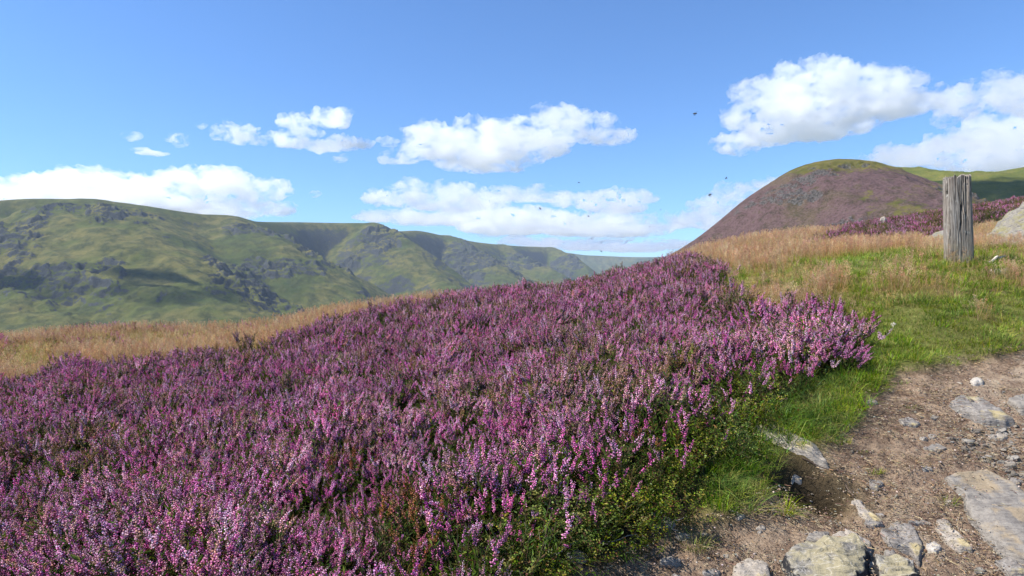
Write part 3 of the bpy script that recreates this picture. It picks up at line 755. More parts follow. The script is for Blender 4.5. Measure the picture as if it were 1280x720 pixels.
def bilberry_clump(seed, H=0.24, rad=0.12, pal=None, n=12, lsz=1.0):
    rg = np.random.default_rng(seed); b = PB()
    pal = pal or [(0.085, 0.155, 0.013), (0.135, 0.210, 0.020), (0.050, 0.095, 0.010), (0.195, 0.240, 0.028), (0.26, 0.24, 0.038), (0.14, 0.07, 0.028)]
    for i in range(n):
        a = rg.uniform(0, 6.283); lean = rg.uniform(0.05, 0.8); L = H * rg.uniform(0.6, 1.1)
        base = np.array([math.cos(a), math.sin(a), 0]) * rad * 0.4 * rg.uniform(); base[2] = -0.02
        d = np.array([math.cos(a) * math.sin(lean), math.sin(a) * math.sin(lean), math.cos(lean)])
        tt = np.linspace(0, 1, 5)[:, None]
        pts = base + d * L * tt + np.concatenate([np.zeros((1, 3)), rg.normal(size=(4, 3)) * 0.010]).cumsum(0)
        b.tube(pts, 0.002, 0.0010, rj(rg, (0.06, 0.065, 0.02)), 3)
        for k in range(4):
            t0 = rg.uniform(0.35, 0.95); p0 = np.array([np.interp(t0, tt[:, 0], pts[:, m]) for m in range(3)])
            az = rg.uniform(0, 6.283); e = np.array([math.cos(az), math.sin(az), rg.uniform(0.3, 1.2)]); e /= np.linalg.norm(e); ls = rg.uniform(0.04, 0.085)
            q_ = p0 + e * ls * np.linspace(0, 1, 3)[:, None]
            b.tube(q_, 0.0010, 0.0006, rj(rg, (0.08, 0.09, 0.02)), 3)
            for j in range(7):
                f_ = (j + 0.5) / 7; p = p0 + e * ls * f_; sd = np.cross(e, [0, 0, 1]); sd /= np.linalg.norm(sd) + 1e-6
                ld = e * 0.5 + sd * (1 if j % 2 else -1) + rg.normal(size=3) * 0.25
                b.leaf(p, ld, np.array([0, 0, 1]) + rg.normal(size=3) * 0.45, rg.uniform(0.011, 0.018) * lsz, rg.uniform(0.007, 0.010) * lsz, rj(rg, pick(rg, pal), 0.15), 0.0015)
    return b.mesh('bilberry_clump', M_BILB)

def litter_bits(seed, n=16, rad=0.09):
    rg = np.random.default_rng(seed); b = PB()
    for i in range(n):
        p = np.array([rg.normal() * rad * 0.6, rg.normal() * rad * 0.6, rg.uniform(0.000, 0.006)]); az = rg.uniform(0, 6.283); L = rg.uniform(0.008, 0.045)
        d = np.array([math.cos(az), math.sin(az), rg.normal() * 0.12]); bend = np.array([-d[1], d[0], 0.1]) * rg.normal() * L * 0.2
        pts = np.array([p, p + d * L * 0.5 + bend, p + d * L])
        c = rj(rg, pick(rg, [(0.30, 0.22, 0.13), (0.16, 0.10, 0.065), (0.42, 0.34, 0.23), (0.07, 0.045, 0.03), (0.24, 0.16, 0.11)]), 0.2)
        b.tube(pts, rg.uniform(0.0008, 0.0026), 0.0007, c, 3)
    for i in range(6):
        p = np.array([rg.normal() * rad * 0.6, rg.normal() * rad * 0.6, 0.002]); az = rg.uniform(0, 6.283)
        b.leaf(p, np.array([math.cos(az), math.sin(az), 0.15]), np.array([rg.normal() * 0.3, rg.normal() * 0.3, 1]), rg.uniform(0.006, 0.014), 0.006, rj(rg, pick(rg, [(0.3, 0.2, 0.12), (0.12, 0.07, 0.045), (0.4, 0.33, 0.25)])), 0.002)
    return b.mesh('litter', M_TWIG)

def grit_bits(seed, n=14, rad=0.07):
    rg = np.random.default_rng(seed); b = PB()
    bm = bmesh.new(); bmesh.ops.create_icosphere(bm, subdivisions=1, radius=1.0); V0 = np.array([v.co[:] for v in bm.verts]); F0 = np.array([[v.index for v in f.verts] for f in bm.faces]); bm.free()
    for i in range(n):
        r = np.clip(rg.lognormal(math.log(0.0035), 0.5), 0.0015, 0.009)
        q_ = V0 * (1 + rg.normal(size=(len(V0), 1)) * 0.18) * np.array([1, rg.uniform(0.6, 1), rg.uniform(0.4, 0.8)]) * r
        a = rg.uniform(0, 6.28); q_ = q_ @ np.array([[math.cos(a), -math.sin(a), 0], [math.sin(a), math.cos(a), 0], [0, 0, 1]])
        b.add(q_ + np.array([rg.normal() * rad * 0.6, rg.normal() * rad * 0.6, r * 0.25]), F0, rj(rg, pick(rg, [(0.30, 0.245, 0.19), (0.20, 0.145, 0.10), (0.12, 0.08, 0.055), (0.38, 0.33, 0.27), (0.22, 0.20, 0.185), (0.16, 0.105, 0.07)]), 0.2))
    return b.mesh('grit', M_TWIG)
PROTO = {}
def protos(name, meshes):
    c = bpy.data.collections.new(name)
    for i, me in enumerate(meshes):
        o = bpy.data.objects.new('%s_clump.%03d' % (name, i + 1), me); c.objects.link(o)
    PROTO[name] = c

GREENP = [(0.175, 0.310, 0.022), (0.240, 0.360, 0.028), (0.115, 0.225, 0.018), (0.320, 0.370, 0.042), (0.370, 0.345, 0.075)]
DEEPP = [(0.085, 0.165, 0.016), (0.115, 0.205, 0.022), (0.160, 0.235, 0.030), (0.060, 0.120, 0.014)]
TANP = [(0.46, 0.34, 0.11), (0.52, 0.38, 0.14), (0.32, 0.29, 0.06), (0.23, 0.26, 0.04), (0.55, 0.42, 0.18)]
HEADP = [(0.58, 0.37, 0.18), (0.62, 0.43, 0.23), (0.54, 0.30, 0.17), (0.52, 0.28, 0.19), (0.62, 0.47, 0.26)]
YELP = [(0.32, 0.30, 0.060), (0.25, 0.265, 0.050), (0.40, 0.34, 0.10), (0.175, 0.22, 0.035)]
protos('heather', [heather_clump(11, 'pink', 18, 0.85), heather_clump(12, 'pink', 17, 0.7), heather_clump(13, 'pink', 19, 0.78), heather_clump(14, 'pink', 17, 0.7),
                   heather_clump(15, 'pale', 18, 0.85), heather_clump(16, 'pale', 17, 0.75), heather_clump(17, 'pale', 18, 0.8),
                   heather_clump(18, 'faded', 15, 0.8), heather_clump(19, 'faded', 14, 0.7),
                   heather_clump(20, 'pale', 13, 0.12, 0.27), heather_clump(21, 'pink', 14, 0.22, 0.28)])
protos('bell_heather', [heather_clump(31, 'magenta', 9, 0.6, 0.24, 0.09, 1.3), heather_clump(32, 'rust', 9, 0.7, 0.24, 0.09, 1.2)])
protos('bilberry', [bilberry_clump(41), bilberry_clump(42), bilberry_clump(43, 0.28), bilberry_clump(44, 0.2)])
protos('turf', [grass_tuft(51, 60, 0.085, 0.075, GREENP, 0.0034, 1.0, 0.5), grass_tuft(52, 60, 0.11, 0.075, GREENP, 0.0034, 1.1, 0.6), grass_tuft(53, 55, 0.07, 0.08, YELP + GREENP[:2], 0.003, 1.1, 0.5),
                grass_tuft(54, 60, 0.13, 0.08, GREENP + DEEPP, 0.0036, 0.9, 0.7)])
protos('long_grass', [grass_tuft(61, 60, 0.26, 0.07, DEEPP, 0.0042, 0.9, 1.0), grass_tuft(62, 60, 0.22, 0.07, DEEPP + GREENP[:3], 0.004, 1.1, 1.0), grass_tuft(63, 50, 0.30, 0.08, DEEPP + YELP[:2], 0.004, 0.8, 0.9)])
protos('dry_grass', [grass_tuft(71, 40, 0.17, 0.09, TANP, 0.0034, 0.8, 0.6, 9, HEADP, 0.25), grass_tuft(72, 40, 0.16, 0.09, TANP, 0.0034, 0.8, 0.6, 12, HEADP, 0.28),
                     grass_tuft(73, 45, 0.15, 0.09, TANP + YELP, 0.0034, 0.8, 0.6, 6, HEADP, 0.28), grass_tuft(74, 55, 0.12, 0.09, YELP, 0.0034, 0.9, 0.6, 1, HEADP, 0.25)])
protos('grit', [grit_bits(91), grit_bits(92), grit_bits(93), grit_bits(94)])
protos('litter', [litter_bits(81), litter_bits(82), litter_bits(83), litter_bits(84)])

# ------------------------------------------------------------------ scattering
def jgrid(y0, y1, s, seed, xl=None, xr=None):
    rg = np.random.default_rng(seed)
    xl = -(y1 * 1.0 + 1.5) if xl is None else xl; xr = (y1 * 1.0 + 1.5) if xr is None else xr
    gx, gy = np.meshgrid(np.arange(xl, xr, s), np.arange(y0, y1, s))
    x = gx.ravel() + rg.uniform(-.5, .5, gx.size) * s; y = gy.ravel() + rg.uniform(-.5, .5, gx.size) * s
    k = (np.abs(x) < 0.95 * np.maximum(y, 0) + 1.6)
    return x[k], y[k]

def gn_scatter(name, pts, rot, scl, idx, coll, kind='stuff', label=None):
    me = bpy.data.meshes.new(name); me.vertices.add(len(pts)); me.vertices.foreach_set('co', np.asarray(pts, np.float32).ravel())
    a = me.attributes.new('rot', 'FLOAT_VECTOR', 'POINT'); a.data.foreach_set('vector', np.asarray(rot, np.float32).ravel())
    a = me.attributes.new('scl', 'FLOAT', 'POINT'); a.data.foreach_set('value', np.asarray(scl, np.float32))
    a = me.attributes.new('idx', 'INT', 'POINT'); a.data.foreach_set('value', np.asarray(idx, np.int32))
    o = link(name, me)
    g = bpy.data.node_groups.new(name, 'GeometryNodeTree')
    g.interface.new_socket('Geometry', in_out='INPUT', socket_type='NodeSocketGeometry'); g.interface.new_socket('Geometry', in_out='OUTPUT', socket_type='NodeSocketGeometry')
    N = g.nodes.new; L = g.links.new
    gi, go, ip, ci = N('NodeGroupInput'), N('NodeGroupOutput'), N('GeometryNodeInstanceOnPoints'), N('GeometryNodeCollectionInfo')
    ci.inputs['Collection'].default_value = PROTO[coll]; ci.inputs['Separate Children'].default_value = True; ci.inputs['Reset Children'].default_value = True
    def na(n, t):
        q_ = N('GeometryNodeInputNamedAttribute'); q_.data_type = t; q_.inputs['Name'].default_value = n; return q_.outputs[0]
    L(gi.outputs[0], ip.inputs['Points']); L(ci.outputs[0], ip.inputs['Instance']); ip.inputs['Pick Instance'].default_value = True
    L(na('idx', 'INT'), ip.inputs['Instance Index']); L(na('rot', 'FLOAT_VECTOR'), ip.inputs['Rotation']); L(na('scl', 'FLOAT'), ip.inputs['Scale'])
    L(ip.outputs[0], go.inputs[0])
    md = o.modifiers.new('scatter', 'NODES'); md.node_group = g
    return tag(o, label, None, None, kind)

def rots(n, rg, tilt=0.15, lean=(0, 0)):
    return np.stack([rg.normal(size=n) * tilt + lean[0], rg.normal(size=n) * tilt + lean[1], rg.uniform(0, 6.283, n)], -1)

bands = [(0.3, 5.0, 0.105), (5.0, 8.0, 0.125), (8.0, 12.5, 0.165), (12.5, 19.0, 0.26), (19.0, 36.0, 0.36)]
acc = {k_: [] for k_ in ('heather', 'bell_heather', 'bilberry', 'turf', 'long_grass', 'dry_grass', 'litter', 'grit')}
def lean_rots(lx, ly, rg):
    """euler angles of plants that lean by the vector (lx, ly), turned freely about their own stem"""
    n = len(lx); th = np.clip(np.hypot(lx, ly), 1e-6, 1.0); ax, ay = -ly / np.hypot(lx, ly).clip(1e-6), lx / np.hypot(lx, ly).clip(1e-6)
    c, s_ = np.cos(th), np.sin(th); ph = rg.uniform(0, 6.283, n); cp_, sp_ = np.cos(ph), np.sin(ph)
    T = np.empty((n, 3, 3)); o = 1 - c
    T[:, 0, 0] = c + ax * ax * o; T[:, 0, 1] = ax * ay * o; T[:, 0, 2] = ay * s_
    T[:, 1, 0] = ax * ay * o; T[:, 1, 1] = c + ay * ay * o; T[:, 1, 2] = -ax * s_
    T[:, 2, 0] = -ay * s_; T[:, 2, 1] = ax * s_; T[:, 2, 2] = c
    Z_ = np.zeros((n, 3, 3)); Z_[:, 0, 0] = cp_; Z_[:, 0, 1] = -sp_; Z_[:, 1, 0] = sp_; Z_[:, 1, 1] = cp_; Z_[:, 2, 2] = 1
    M_ = T @ Z_
    return np.stack([np.arctan2(M_[:, 2, 1], M_[:, 2, 2]), -np.arcsin(np.clip(M_[:, 2, 0], -1, 1)), np.arctan2(M_[:, 1, 0], M_[:, 0, 0])], -1)
def mound(x, y):
    return 0.30 * fbm(x / 1.1, y / 1.1, 12, 2) + 0.52 * fbm(x / 0.55, y / 0.55, 1, 3) + 0.40 * fbm(x / 0.3, y / 0.3, 7, 2)
def put(kind, x, y, z, scl, idx, rg, tilt=0.15, rot=None):
    if rot is not None:
        if len(x): acc[kind].append((np.stack([x, y, z], -1), rot, scl, idx))
        return
    if len(x): acc[kind].append((np.stack([x, y, z], -1), rots(len(x), rg, tilt), scl, idx))

for bi, (y0, y1, s) in enumerate(bands):
    rg = np.random.default_rng(200 + bi)
    # heather, with bilberry where the bank faces the path
    x, y = jgrid(y0, y1, s, 300 + bi); z = ground(x, y); r = region(x, y, z)
    m = (r['heath'] | r['slope'] | r['pinkl']) | (r['tanl'] & (rg.uniform(size=len(x)) < 0.05))
    x, y, z = x[m], y[m], z[m]; r = {k_: v_[m] for k_, v_ in r.items()}
    u, v = pix(x, y, z + 0.2)
    n1, n2, n3 = fbm(x / 0.55, y / 0.55, 1, 3), fbm(x / 0.3, y / 0.3, 7, 3), fbm(x / 1.4, y / 1.4, 4, 3)
    rnd = rg.uniform(size=len(x))
    gap = (n2 < np.where(y < 7, -0.21, -0.27)) | (rnd > 0.95)
    edge = np.clip(in_poly(BILB, u, v) * 0.8, 0, 1)
    green = (0.7 * n1 + 0.8 * n2 < -0.13) | (rnd < 0.12) | (in_poly([(560,520),(680,560),(760,520),(880,470),(960,440),(900,560),(700,720),(420,720),(470,640)], u, v) & (n1 + 0.5 * n2 < 0.28))
    fade = (n3 + 0.5 * n2 > 0.24) | (rnd > 0.90)
    pale = (n1 > 0.0) | (u < 330) & (v > 560) & (rnd < 0.6)
    idx = np.where(green, rg.integers(9, 11, len(x)), np.where(fade, np.where(rnd * 7 % 1 < 0.55, rg.integers(7, 9, len(x)), rg.integers(4, 7, len(x))), np.where(pale & (rnd * 3 % 1 < 0.6), rg.integers(4, 7, len(x)), rg.integers(0, 4, len(x)))))
    dusk = (y > 12) & (x > 0) & (rnd * 11 % 1 < 0.60)
    idx = np.where(dusk, rg.integers(7, 11, len(x)), idx)
    mh = mound(x, y); gx_ = (mound(x + 0.05, y) - mh) / 0.05; gy_ = (mound(x, y + 0.05) - mh) / 0.05
    scl = (0.92 + 1.05 * mh + 0.12 * n3 + rg.normal(size=len(x)) * 0.09) * np.where(y > 12, 0.9 if y0 < 19 else 1.0, 1.0)
    scl *= 1 + 0.35 * np.exp(-(((u - 1040) / 60) ** 2 + ((v - 410) / 30) ** 2)) * (y < 8)
    scl *= np.where(in_poly([(520,640),(700,530),(850,450),(1000,376),(1065,392),(970,470),(870,560),(710,650),(560,720)], u, v), 1.22, 1.0)
    scl = np.clip(scl, 0.5, 2.6)
    keep = ~gap & ~(r['bilb'] & (rnd > 0.42))
    lx = -0.16 * gx_ + rg.normal(size=len(x)) * 0.20; ly = -0.16 * gy_ + rg.normal(size=len(x)) * 0.20
    put('heather', x[keep], y[keep], z[keep], scl[keep], idx[keep], rg, 0.20, lean_rots(lx, ly, rg)[keep])
    # odd bell heather
    if y1 <= 5:
        bm_ = in_poly([(470,600),(560,610),(580,680),(500,690)], u, v) & (rnd < 0.22) | (rnd > 0.9965)
        put('bell_heather', x[bm_], y[bm_], z[bm_] + 0.06, np.full(bm_.sum(), 1.05), rg.integers(0, 2, bm_.sum()), rg)
    if y1 <= 8:
        x, y = jgrid(y0, y1, s * 1.05, 400 + bi); z = ground(x, y); r = region(x, y, z); m = r['bilb'] & ~(r['path'] & (rg.uniform(size=len(x)) < 0.5))
        lg = m & (rg.uniform(size=len(x)) < 0.22)
        put('long_grass', x[lg], y[lg], z[lg], rg.uniform(0.7, 1.3, lg.sum()), rg.integers(0, 3, lg.sum()), rg, 0.3)
        put('bilberry', x[m], y[m], z[m], rg.uniform(0.75, 1.25, m.sum()), rg.integers(0, 4, m.sum()), rg, 0.3)
    # grasses
    sg = s * (0.62 if y0 < 8 else 0.75)
    if y0 < 19:
        x, y = jgrid(y0, min(y1, 24), sg, 500 + bi); z = ground(x, y); r = region(x, y, z); u, v = pix(x, y, z)
        rnd = rg.uniform(size=len(x)); n1, n2 = fbm(x / 0.6, y / 0.6, 2, 3), fbm(x / 0.25, y / 0.25, 9, 3)
        bare = r['path'] | r['heath'] | r['slope'] | r['pinkl']
        gr = r['green'] & ~r['heath'] & (~r['path'] | (n2 > 0.28))
        worn = in_poly([(1190,400),(1300,385),(1500,380),(1500,460),(1180,460)], u, v)          # thin turf where feet pass
        gr &= ~(worn & (rnd > 0.45 + n1))
        bank = in_poly([(880,640),(900,560),(960,470),(1030,440),(1095,425),(1085,470),(1000,560),(1000,600),(940,640)], u, v)
        lg = gr & bank & (rnd < 0.28)
        put('long_grass', x[lg], y[lg], z[lg], rg.uniform(0.55, 1.1, lg.sum()), rg.integers(0, 3, lg.sum()), rg, 0.3)
        tf = gr & ~lg
        put('turf', x[tf], y[tf], z[tf], (rg.uniform(0.8, 1.3, len(x)) * np.where(r['path'], 0.5, 1.0))[tf], np.where(n1 > 0.12, 2, rg.integers(0, 4, len(x)))[tf], rg, 0.2)
        dr_ok = ~gr & ~bare & (u > 850) & (y > 5.2) & (y < 10.5)
        dr = ~gr & ~bare & (y > 5.2) & ((rnd < 0.35) | (y > 9.5) | (n1 < np.where(y > 7.6, -0.10, -0.24)))
        yel = ((n1 + 0.5 * n2 > -0.12) | (y < 7.0)) & (u > 500) & (y < 10.5)
        grn_in = dr_ok & (n1 + 0.6 * n2 > -0.12) & (rnd > 0.35)
        put('turf', x[grn_in], y[grn_in], z[grn_in], rg.uniform(1.0, 1.7, grn_in.sum()), rg.integers(0, 4, grn_in.sum()), rg, 0.2)
        lush = r['tanl'] & (v > np.interp(u, [0, 130, 250, 330, 440], [433, 425, 417, 407, 384]) + 16 * n1)
        put('dry_grass', x[dr], y[dr], z[dr], (rg.uniform(0.75, 1.2, len(x)) * np.where(u > 1150, 0.75, 1.0))[dr], np.where((yel | lush) & (rnd * 5 % 1 < 0.8), 3, rg.integers(0, 3, len(x)))[dr], rg, 0.15)
    # twigs and straw on the path
    if y1 <= 8:
        x, y = jgrid(max(y0, 2.0), y1, 0.055 if y0 < 5 else 0.10, 600 + bi, xl=0.0); z = ground(x, y) - 0.045; r = region(x, y, z); m = r['path'] & ~r['heath'] & (fbm(x / 0.3, y / 0.3, 3, 3) > -0.15)
        gm = r['path'] & ~r['heath'] & (rg.uniform(size=len(x)) < 0.25 + 0.9 * np.clip(fbm(x / 0.35, y / 0.35, 6, 3) + 0.1, 0, 1) + 0.5 * sstep(1080, 1200, pix(x, y, z)[0]))
        put('grit', x[gm] + 0.02, y[gm] + 0.02, z[gm], rg.uniform(0.7, 1.4, gm.sum()), rg.integers(0, 4, gm.sum()), rg, 0.05)
        put('litter', x[m], y[m], z[m], rg.uniform(0.7, 1.3, m.sum()), rg.integers(0, 4, m.sum()), rg, 0.05)

NAMES = {'heather': ('heather', 'deep pink and mauve flowering heather covering the bank'), 'bell_heather': ('bell_heather', 'few magenta and rust coloured heads among the heather'),
         'bilberry': ('bilberry_undergrowth', 'small leaved green bilberry along the foot of the bank'), 'turf': ('green_grass', 'short bright green turf beside the path'),
         'long_grass': ('long_grass', 'long arching dark green grass at the edge of the bank'), 'dry_grass': ('dry_grass', 'tan seeding moor grass with pinkish heads'),
         'grit': ('path_gravel', 'fine gravel and crumbs of soil strewn over the dirt path'), 'litter': ('path_litter', 'dry twigs and straw lying on the dirt path')}
# settle the scatter on the finished mesh of the hillside
from mathutils.bvhtree import BVHTree
_me = hs.data
_co = np.empty(len(_me.vertices) * 3, np.float32); _me.vertices.foreach_get('co', _co); _co = _co.reshape(NA, NR_, 3)
def surf(x, y):
    """height of the hillside mesh, read off its own grid"""
    rr = np.hypot(x, y + 1.2); aa = np.arctan2(x, y + 1.2)
    i = np.clip((aa - ang[0]) / (ang[1] - ang[0]), 0, NA - 1.001); j = np.clip(np.log(np.maximum(rr, 1.6) / 1.6) / math.log(130 / 1.6) * (NR_ - 1), 0, NR_ - 1.001)
    i0, j0 = i.astype(int), j.astype(int); fi, fj = i - i0, j - j0; Zg = _co[:, :, 2]
    return (Zg[i0, j0] * (1 - fi) * (1 - fj) + Zg[i0 + 1, j0] * fi * (1 - fj) + Zg[i0, j0 + 1] * (1 - fi) * fj + Zg[i0 + 1, j0 + 1] * fi * fj)
for kind, lst in acc.items():
    if not lst: continue
    pts, rot, scl, idx = (np.concatenate([l[i] for l in lst]) for i in range(4))
    lift = 0.06 if kind == 'bell_heather' else 0.0
    pts[:, 2] = surf(pts[:, 0], pts[:, 1]) + lift + (0.004 if kind == 'litter' else 0)
    nm, lb = NAMES[kind]
    gn_scatter(nm, pts, rot, scl, idx, kind, 'stuff', lb)
    print('SCATTER', nm, len(pts))
# ------------------------------------------------------------------ stones, post, tufts, branches, insects
def hit(u, v, lift=0.0, y0=1.2, y1=30):
    """where the sight line through a photo pixel meets the hillside (raised by lift)"""
    Ys = np.exp(np.linspace(math.log(y0), math.log(y1), 1500))
    p = P(u, v, Ys) if np.isscalar(u) else None
    x, y, z = (u - 640) / F * Ys, Ys, EYE + (360 - v) / F * Ys
    k = np.nonzero(z <= surf(x, y) + lift)[0]
    i = k[0] if len(k) else len(Ys) - 1
    return np.array([x[i], y[i], z[i]])

def m_rock(name, pal, lichen=(0.42, 0.33, 0.15), lf=0.5, vein=0.3, ang=0.4, side=None):
    t = NT(name)
    tc = t.n('ShaderNodeTexCoord').outputs['Object']
    mp = t.n('ShaderNodeMapping', None, Vector=tc); mp.inputs['Rotation'].default_value = (0.35, 0.25, ang); mp.inputs['Scale'].default_value = (3, 14, 26)
    lay = t.noise(2.2, 6, 0.65, mp.outputs[0], 0.6); fine = t.noise(70, 6, 0.7, tc); mid = t.noise(14, 6, 0.65, tc); big = t.noise(4.5, 4, 0.6, tc)
    c = t.ramp(lay, [(0.30, pal[0]), (0.46, pal[1]), (0.58, pal[2]), (0.72, pal[1])])
    c = t.mix(t.mrange(mid, 0.40, 0.72, 0, 0.7), c, pal[2])
    c = t.mix(t.mrange(fine, 0.55, 0.75, 0, 0.45), c, tuple(min(0.6, q * 1.55) for q in pal[2]))
    c = t.mix(t.mrange(fine, 0.45, 0.28, 0, 0.7), c, (0.05, 0.045, 0.04))
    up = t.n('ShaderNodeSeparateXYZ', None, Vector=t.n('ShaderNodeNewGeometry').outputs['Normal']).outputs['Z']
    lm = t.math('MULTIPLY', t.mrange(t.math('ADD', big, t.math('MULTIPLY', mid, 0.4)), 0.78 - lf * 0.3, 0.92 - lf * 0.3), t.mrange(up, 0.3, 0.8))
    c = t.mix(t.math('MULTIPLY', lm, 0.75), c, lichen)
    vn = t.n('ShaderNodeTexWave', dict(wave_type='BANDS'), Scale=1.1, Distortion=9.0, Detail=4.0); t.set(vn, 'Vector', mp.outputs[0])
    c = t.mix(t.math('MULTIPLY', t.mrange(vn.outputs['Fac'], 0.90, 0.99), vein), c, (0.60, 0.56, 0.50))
    if side: c = t.mix(t.mrange(t.math('ADD', up, t.math('MULTIPLY', t.math('SUBTRACT', lay, 0.5), 1.2)), 0.62, 0.40), c, side)  # near-black painted on steep faces, standing in for shade
    h = t.math('ADD', t.math('MULTIPLY', lay, 1.2), t.math('ADD', t.math('MULTIPLY', fine, 0.35), mid))
    return t.done(c, 0.85, t.bump(h, 0.8, 0.012), 0.25)
M_R = {
 'grey': m_rock('grey_schist', [(0.105, 0.092, 0.082), (0.17, 0.15, 0.132), (0.235, 0.21, 0.185)], lf=0.2, vein=0.15),
 'tan': m_rock('tan_topped_schist', [(0.10, 0.088, 0.078), (0.17, 0.15, 0.13), (0.24, 0.215, 0.185)], (0.30, 0.225, 0.135), 0.28, 0.04),
 'dark': m_rock('layered_schist_shaded_sides', [(0.05, 0.048, 0.047), (0.12, 0.11, 0.10), (0.22, 0.20, 0.165)], (0.31, 0.265, 0.155), 0.80, 0.25, 1.2, side=(0.018, 0.018, 0.020)),  # side colour puts the shade of the front face into the rock
 'pale': m_rock('pale_stone', [(0.18, 0.152, 0.122), (0.27, 0.23, 0.185), (0.34, 0.295, 0.245)], lf=0.2, vein=0.1),
 'white': m_rock('quartz_stone', [(0.26, 0.23, 0.195), (0.35, 0.315, 0.27), (0.43, 0.39, 0.34)], lf=0.0, vein=0.0),
 'lichen': m_rock('lichened_outcrop', [(0.07, 0.064, 0.056), (0.15, 0.138, 0.118), (0.24, 0.215, 0.18)], (0.20, 0.18, 0.075), 0.45, 0.1, 0.2),
 'black': m_rock('peaty_stone', [(0.012, 0.010, 0.009), (0.02, 0.018, 0.016), (0.03, 0.026, 0.022)], lf=0, vein=0),
}

def slab(poly, thick, mat, label, seed, name='rock', cat='rock', tilt=(0, 0), p=4.0, rough=1.0, plan=None, strata=0.0, nA=96, nR=26, bury=0.05):
    """a stone with the outline traced on the ground it lies on, real thickness, and its foot in the soil"""
    if plan is None:
        thick *= 0.62
        q_ = np.array([hit(u, v, thick * 0.6) for u, v in poly])[:, :2]
    else: q_ = np.asarray(plan, float)
    c = q_.mean(0)
    rel = q_ - c; th = np.arctan2(rel[:, 1], rel[:, 0]); rr = np.hypot(rel[:, 0], rel[:, 1]); o_ = np.argsort(th); th, rr = th[o_], rr[o_]
    th3 = np.concatenate([th - 2 * np.pi, th, th + 2 * np.pi]); ex = np.concatenate([rel[o_]] * 3)
    A = np.linspace(-np.pi, np.pi, nA, endpoint=False)
    # intersect rays with the polygon edges
    R_ = np.empty(nA)
    for i, a in enumerate(A):
        k = np.searchsorted(th3, a) - 1; p0, p1 = ex[k], ex[k + 1]; e = p1 - p0; dd = np.array([math.cos(a), math.sin(a)])
        den = dd[0] * e[1] - dd[1] * e[0]
        R_[i] = (p0[0] * e[1] - p0[1] * e[0]) / den if abs(den) > 1e-9 else rr.mean()
    R_ = np.clip(R_, 0.004, rr.max() * 1.1)
    size = rr.mean()
    R_ = (np.roll(R_, 1) + 2 * R_ + np.roll(R_, -1)) / 4
    s = np.concatenate([np.linspace(0, 0.75, nR - 12, endpoint=False), 1 - (1 - np.linspace(0, 1, 12)) ** 1.8 * 0.25])
    SS, AA_ = np.meshgrid(s, A, indexing='ij')
    X = SS * R_[None] * np.cos(AA_); Yg = SS * R_[None] * np.sin(AA_)
    jx = fbm(X / size * 2.2 + seed, Yg / size * 2.2, seed * 1.7, 4) * size * 0.14 * rough * SS; jy = fbm(X / size * 2.2, Yg / size * 2.2 + seed, seed * 2.9, 4) * size * 0.14 * rough * SS
    X, Yg = X + jx, Yg + jy
    prof = np.clip(1 - SS ** p, 0, 1) ** (1 / min(p, 3.0))
    h = thick * prof * (1 + 0.30 * rough * fbm(X / size * 1.1, Yg / size * 1.1, seed + 3.3, 4))
    if strata > 0:
        st = strata * thick; hs_ = np.round((h + 0.3 * Yg) / st) * st - 0.3 * Yg
        h = h * 0.35 + hs_ * 0.65
    h = h + (tilt[0] * X + tilt[1] * Yg) * prof + thick * 0.10 * rough * fbm(X / size * 5, Yg / size * 5, seed, 4) + 0.05 * thick * rough * fbm(X / size * 16, Yg / size * 16, seed, 3)
    gz = surf(c[0] + X, c[1] + Yg); g0 = float(surf(c[0:1], c[1:2])[0])
    foot = np.min(gz) - g0 - bury
    Zt = (gz - g0) * (0.3 + 0.7 * SS) + h - bury * sstep(0.85, 1.0, SS)
    top = np.stack([X, Yg, Zt], -1); n = nR * nA
    ring = np.stack([X[-1] * 0.92, Yg[-1] * 0.92, np.full(nA, foot)], -1)
    V = np.concatenate([top.reshape(-1, 3), ring, [[0, 0, foot]]])
    f = []
    idx = np.arange(nR * nA).reshape(nR, nA)
    for i in range(nR - 1):
        a0, a1 = idx[i], np.roll(idx[i], -1); b0, b1 = idx[i + 1], np.roll(idx[i + 1], -1)
        f.append(np.stack([a0, b0, b1], -1)); f.append(np.stack([a0, b1, a1], -1))
    r0 = n + np.arange(nA); r1 = np.roll(r0, -1); a0, a1 = idx[-1], np.roll(idx[-1], -1)
    f.append(np.stack([a0, r0, r1], -1)); f.append(np.stack([a0, r1, a1], -1)); f.append(np.stack([r0, np.full(nA, n + nA), r1], -1))
    me = mesh_np(name, V, np.concatenate(f))
    o = link(name, me, M_R[mat]); o.location = (c[0], c[1], g0)
    return tag(o, label, cat)

slab([(936,530),(965,526),(1000,545),(1032,568),(1042,584),(1022,582),(985,562),(950,546)], 0.05, 'pale', 'long pale slab along the edge of the bank under overhanging grass', 1)
slab([(1176,592),(1205,580),(1240,583),(1265,598),(1300,622),(1330,680),(1310,722),(1262,697),(1228,670),(1207,642),(1200,614)], 0.10, 'tan', 'largest smooth grey slab with a tan upper end in the path', 2, rough=0.55, p=5)
slab([(972,694),(1000,681),(1045,672),(1075,668),(1092,690),(1090,722),(1060,740),(1015,742),(985,722)], 0.15, 'dark', 'layered rock with pale top and shade-painted dark front beside the path', 3, strata=0.22, rough=1.1, p=5)
slab([(1090,697),(1120,692),(1146,705),(1152,726),(1098,732)], 0.10, 'dark', 'small block with shade-painted sides and pale cap against the layered rock', 4, strata=0.3, p=6)
slab([(1036,667),(1058,660),(1092,680),(1088,692),(1062,682)], 0.07, 'pale', 'yellowish wedge of stone on top edge of the layered rock', 5)
slab([(912,714),(925,699),(945,695),(962,705),(969,726),(930,738)], 0.09, 'pale', 'rounded pale boulder beside the layered rock', 6, p=2.6)
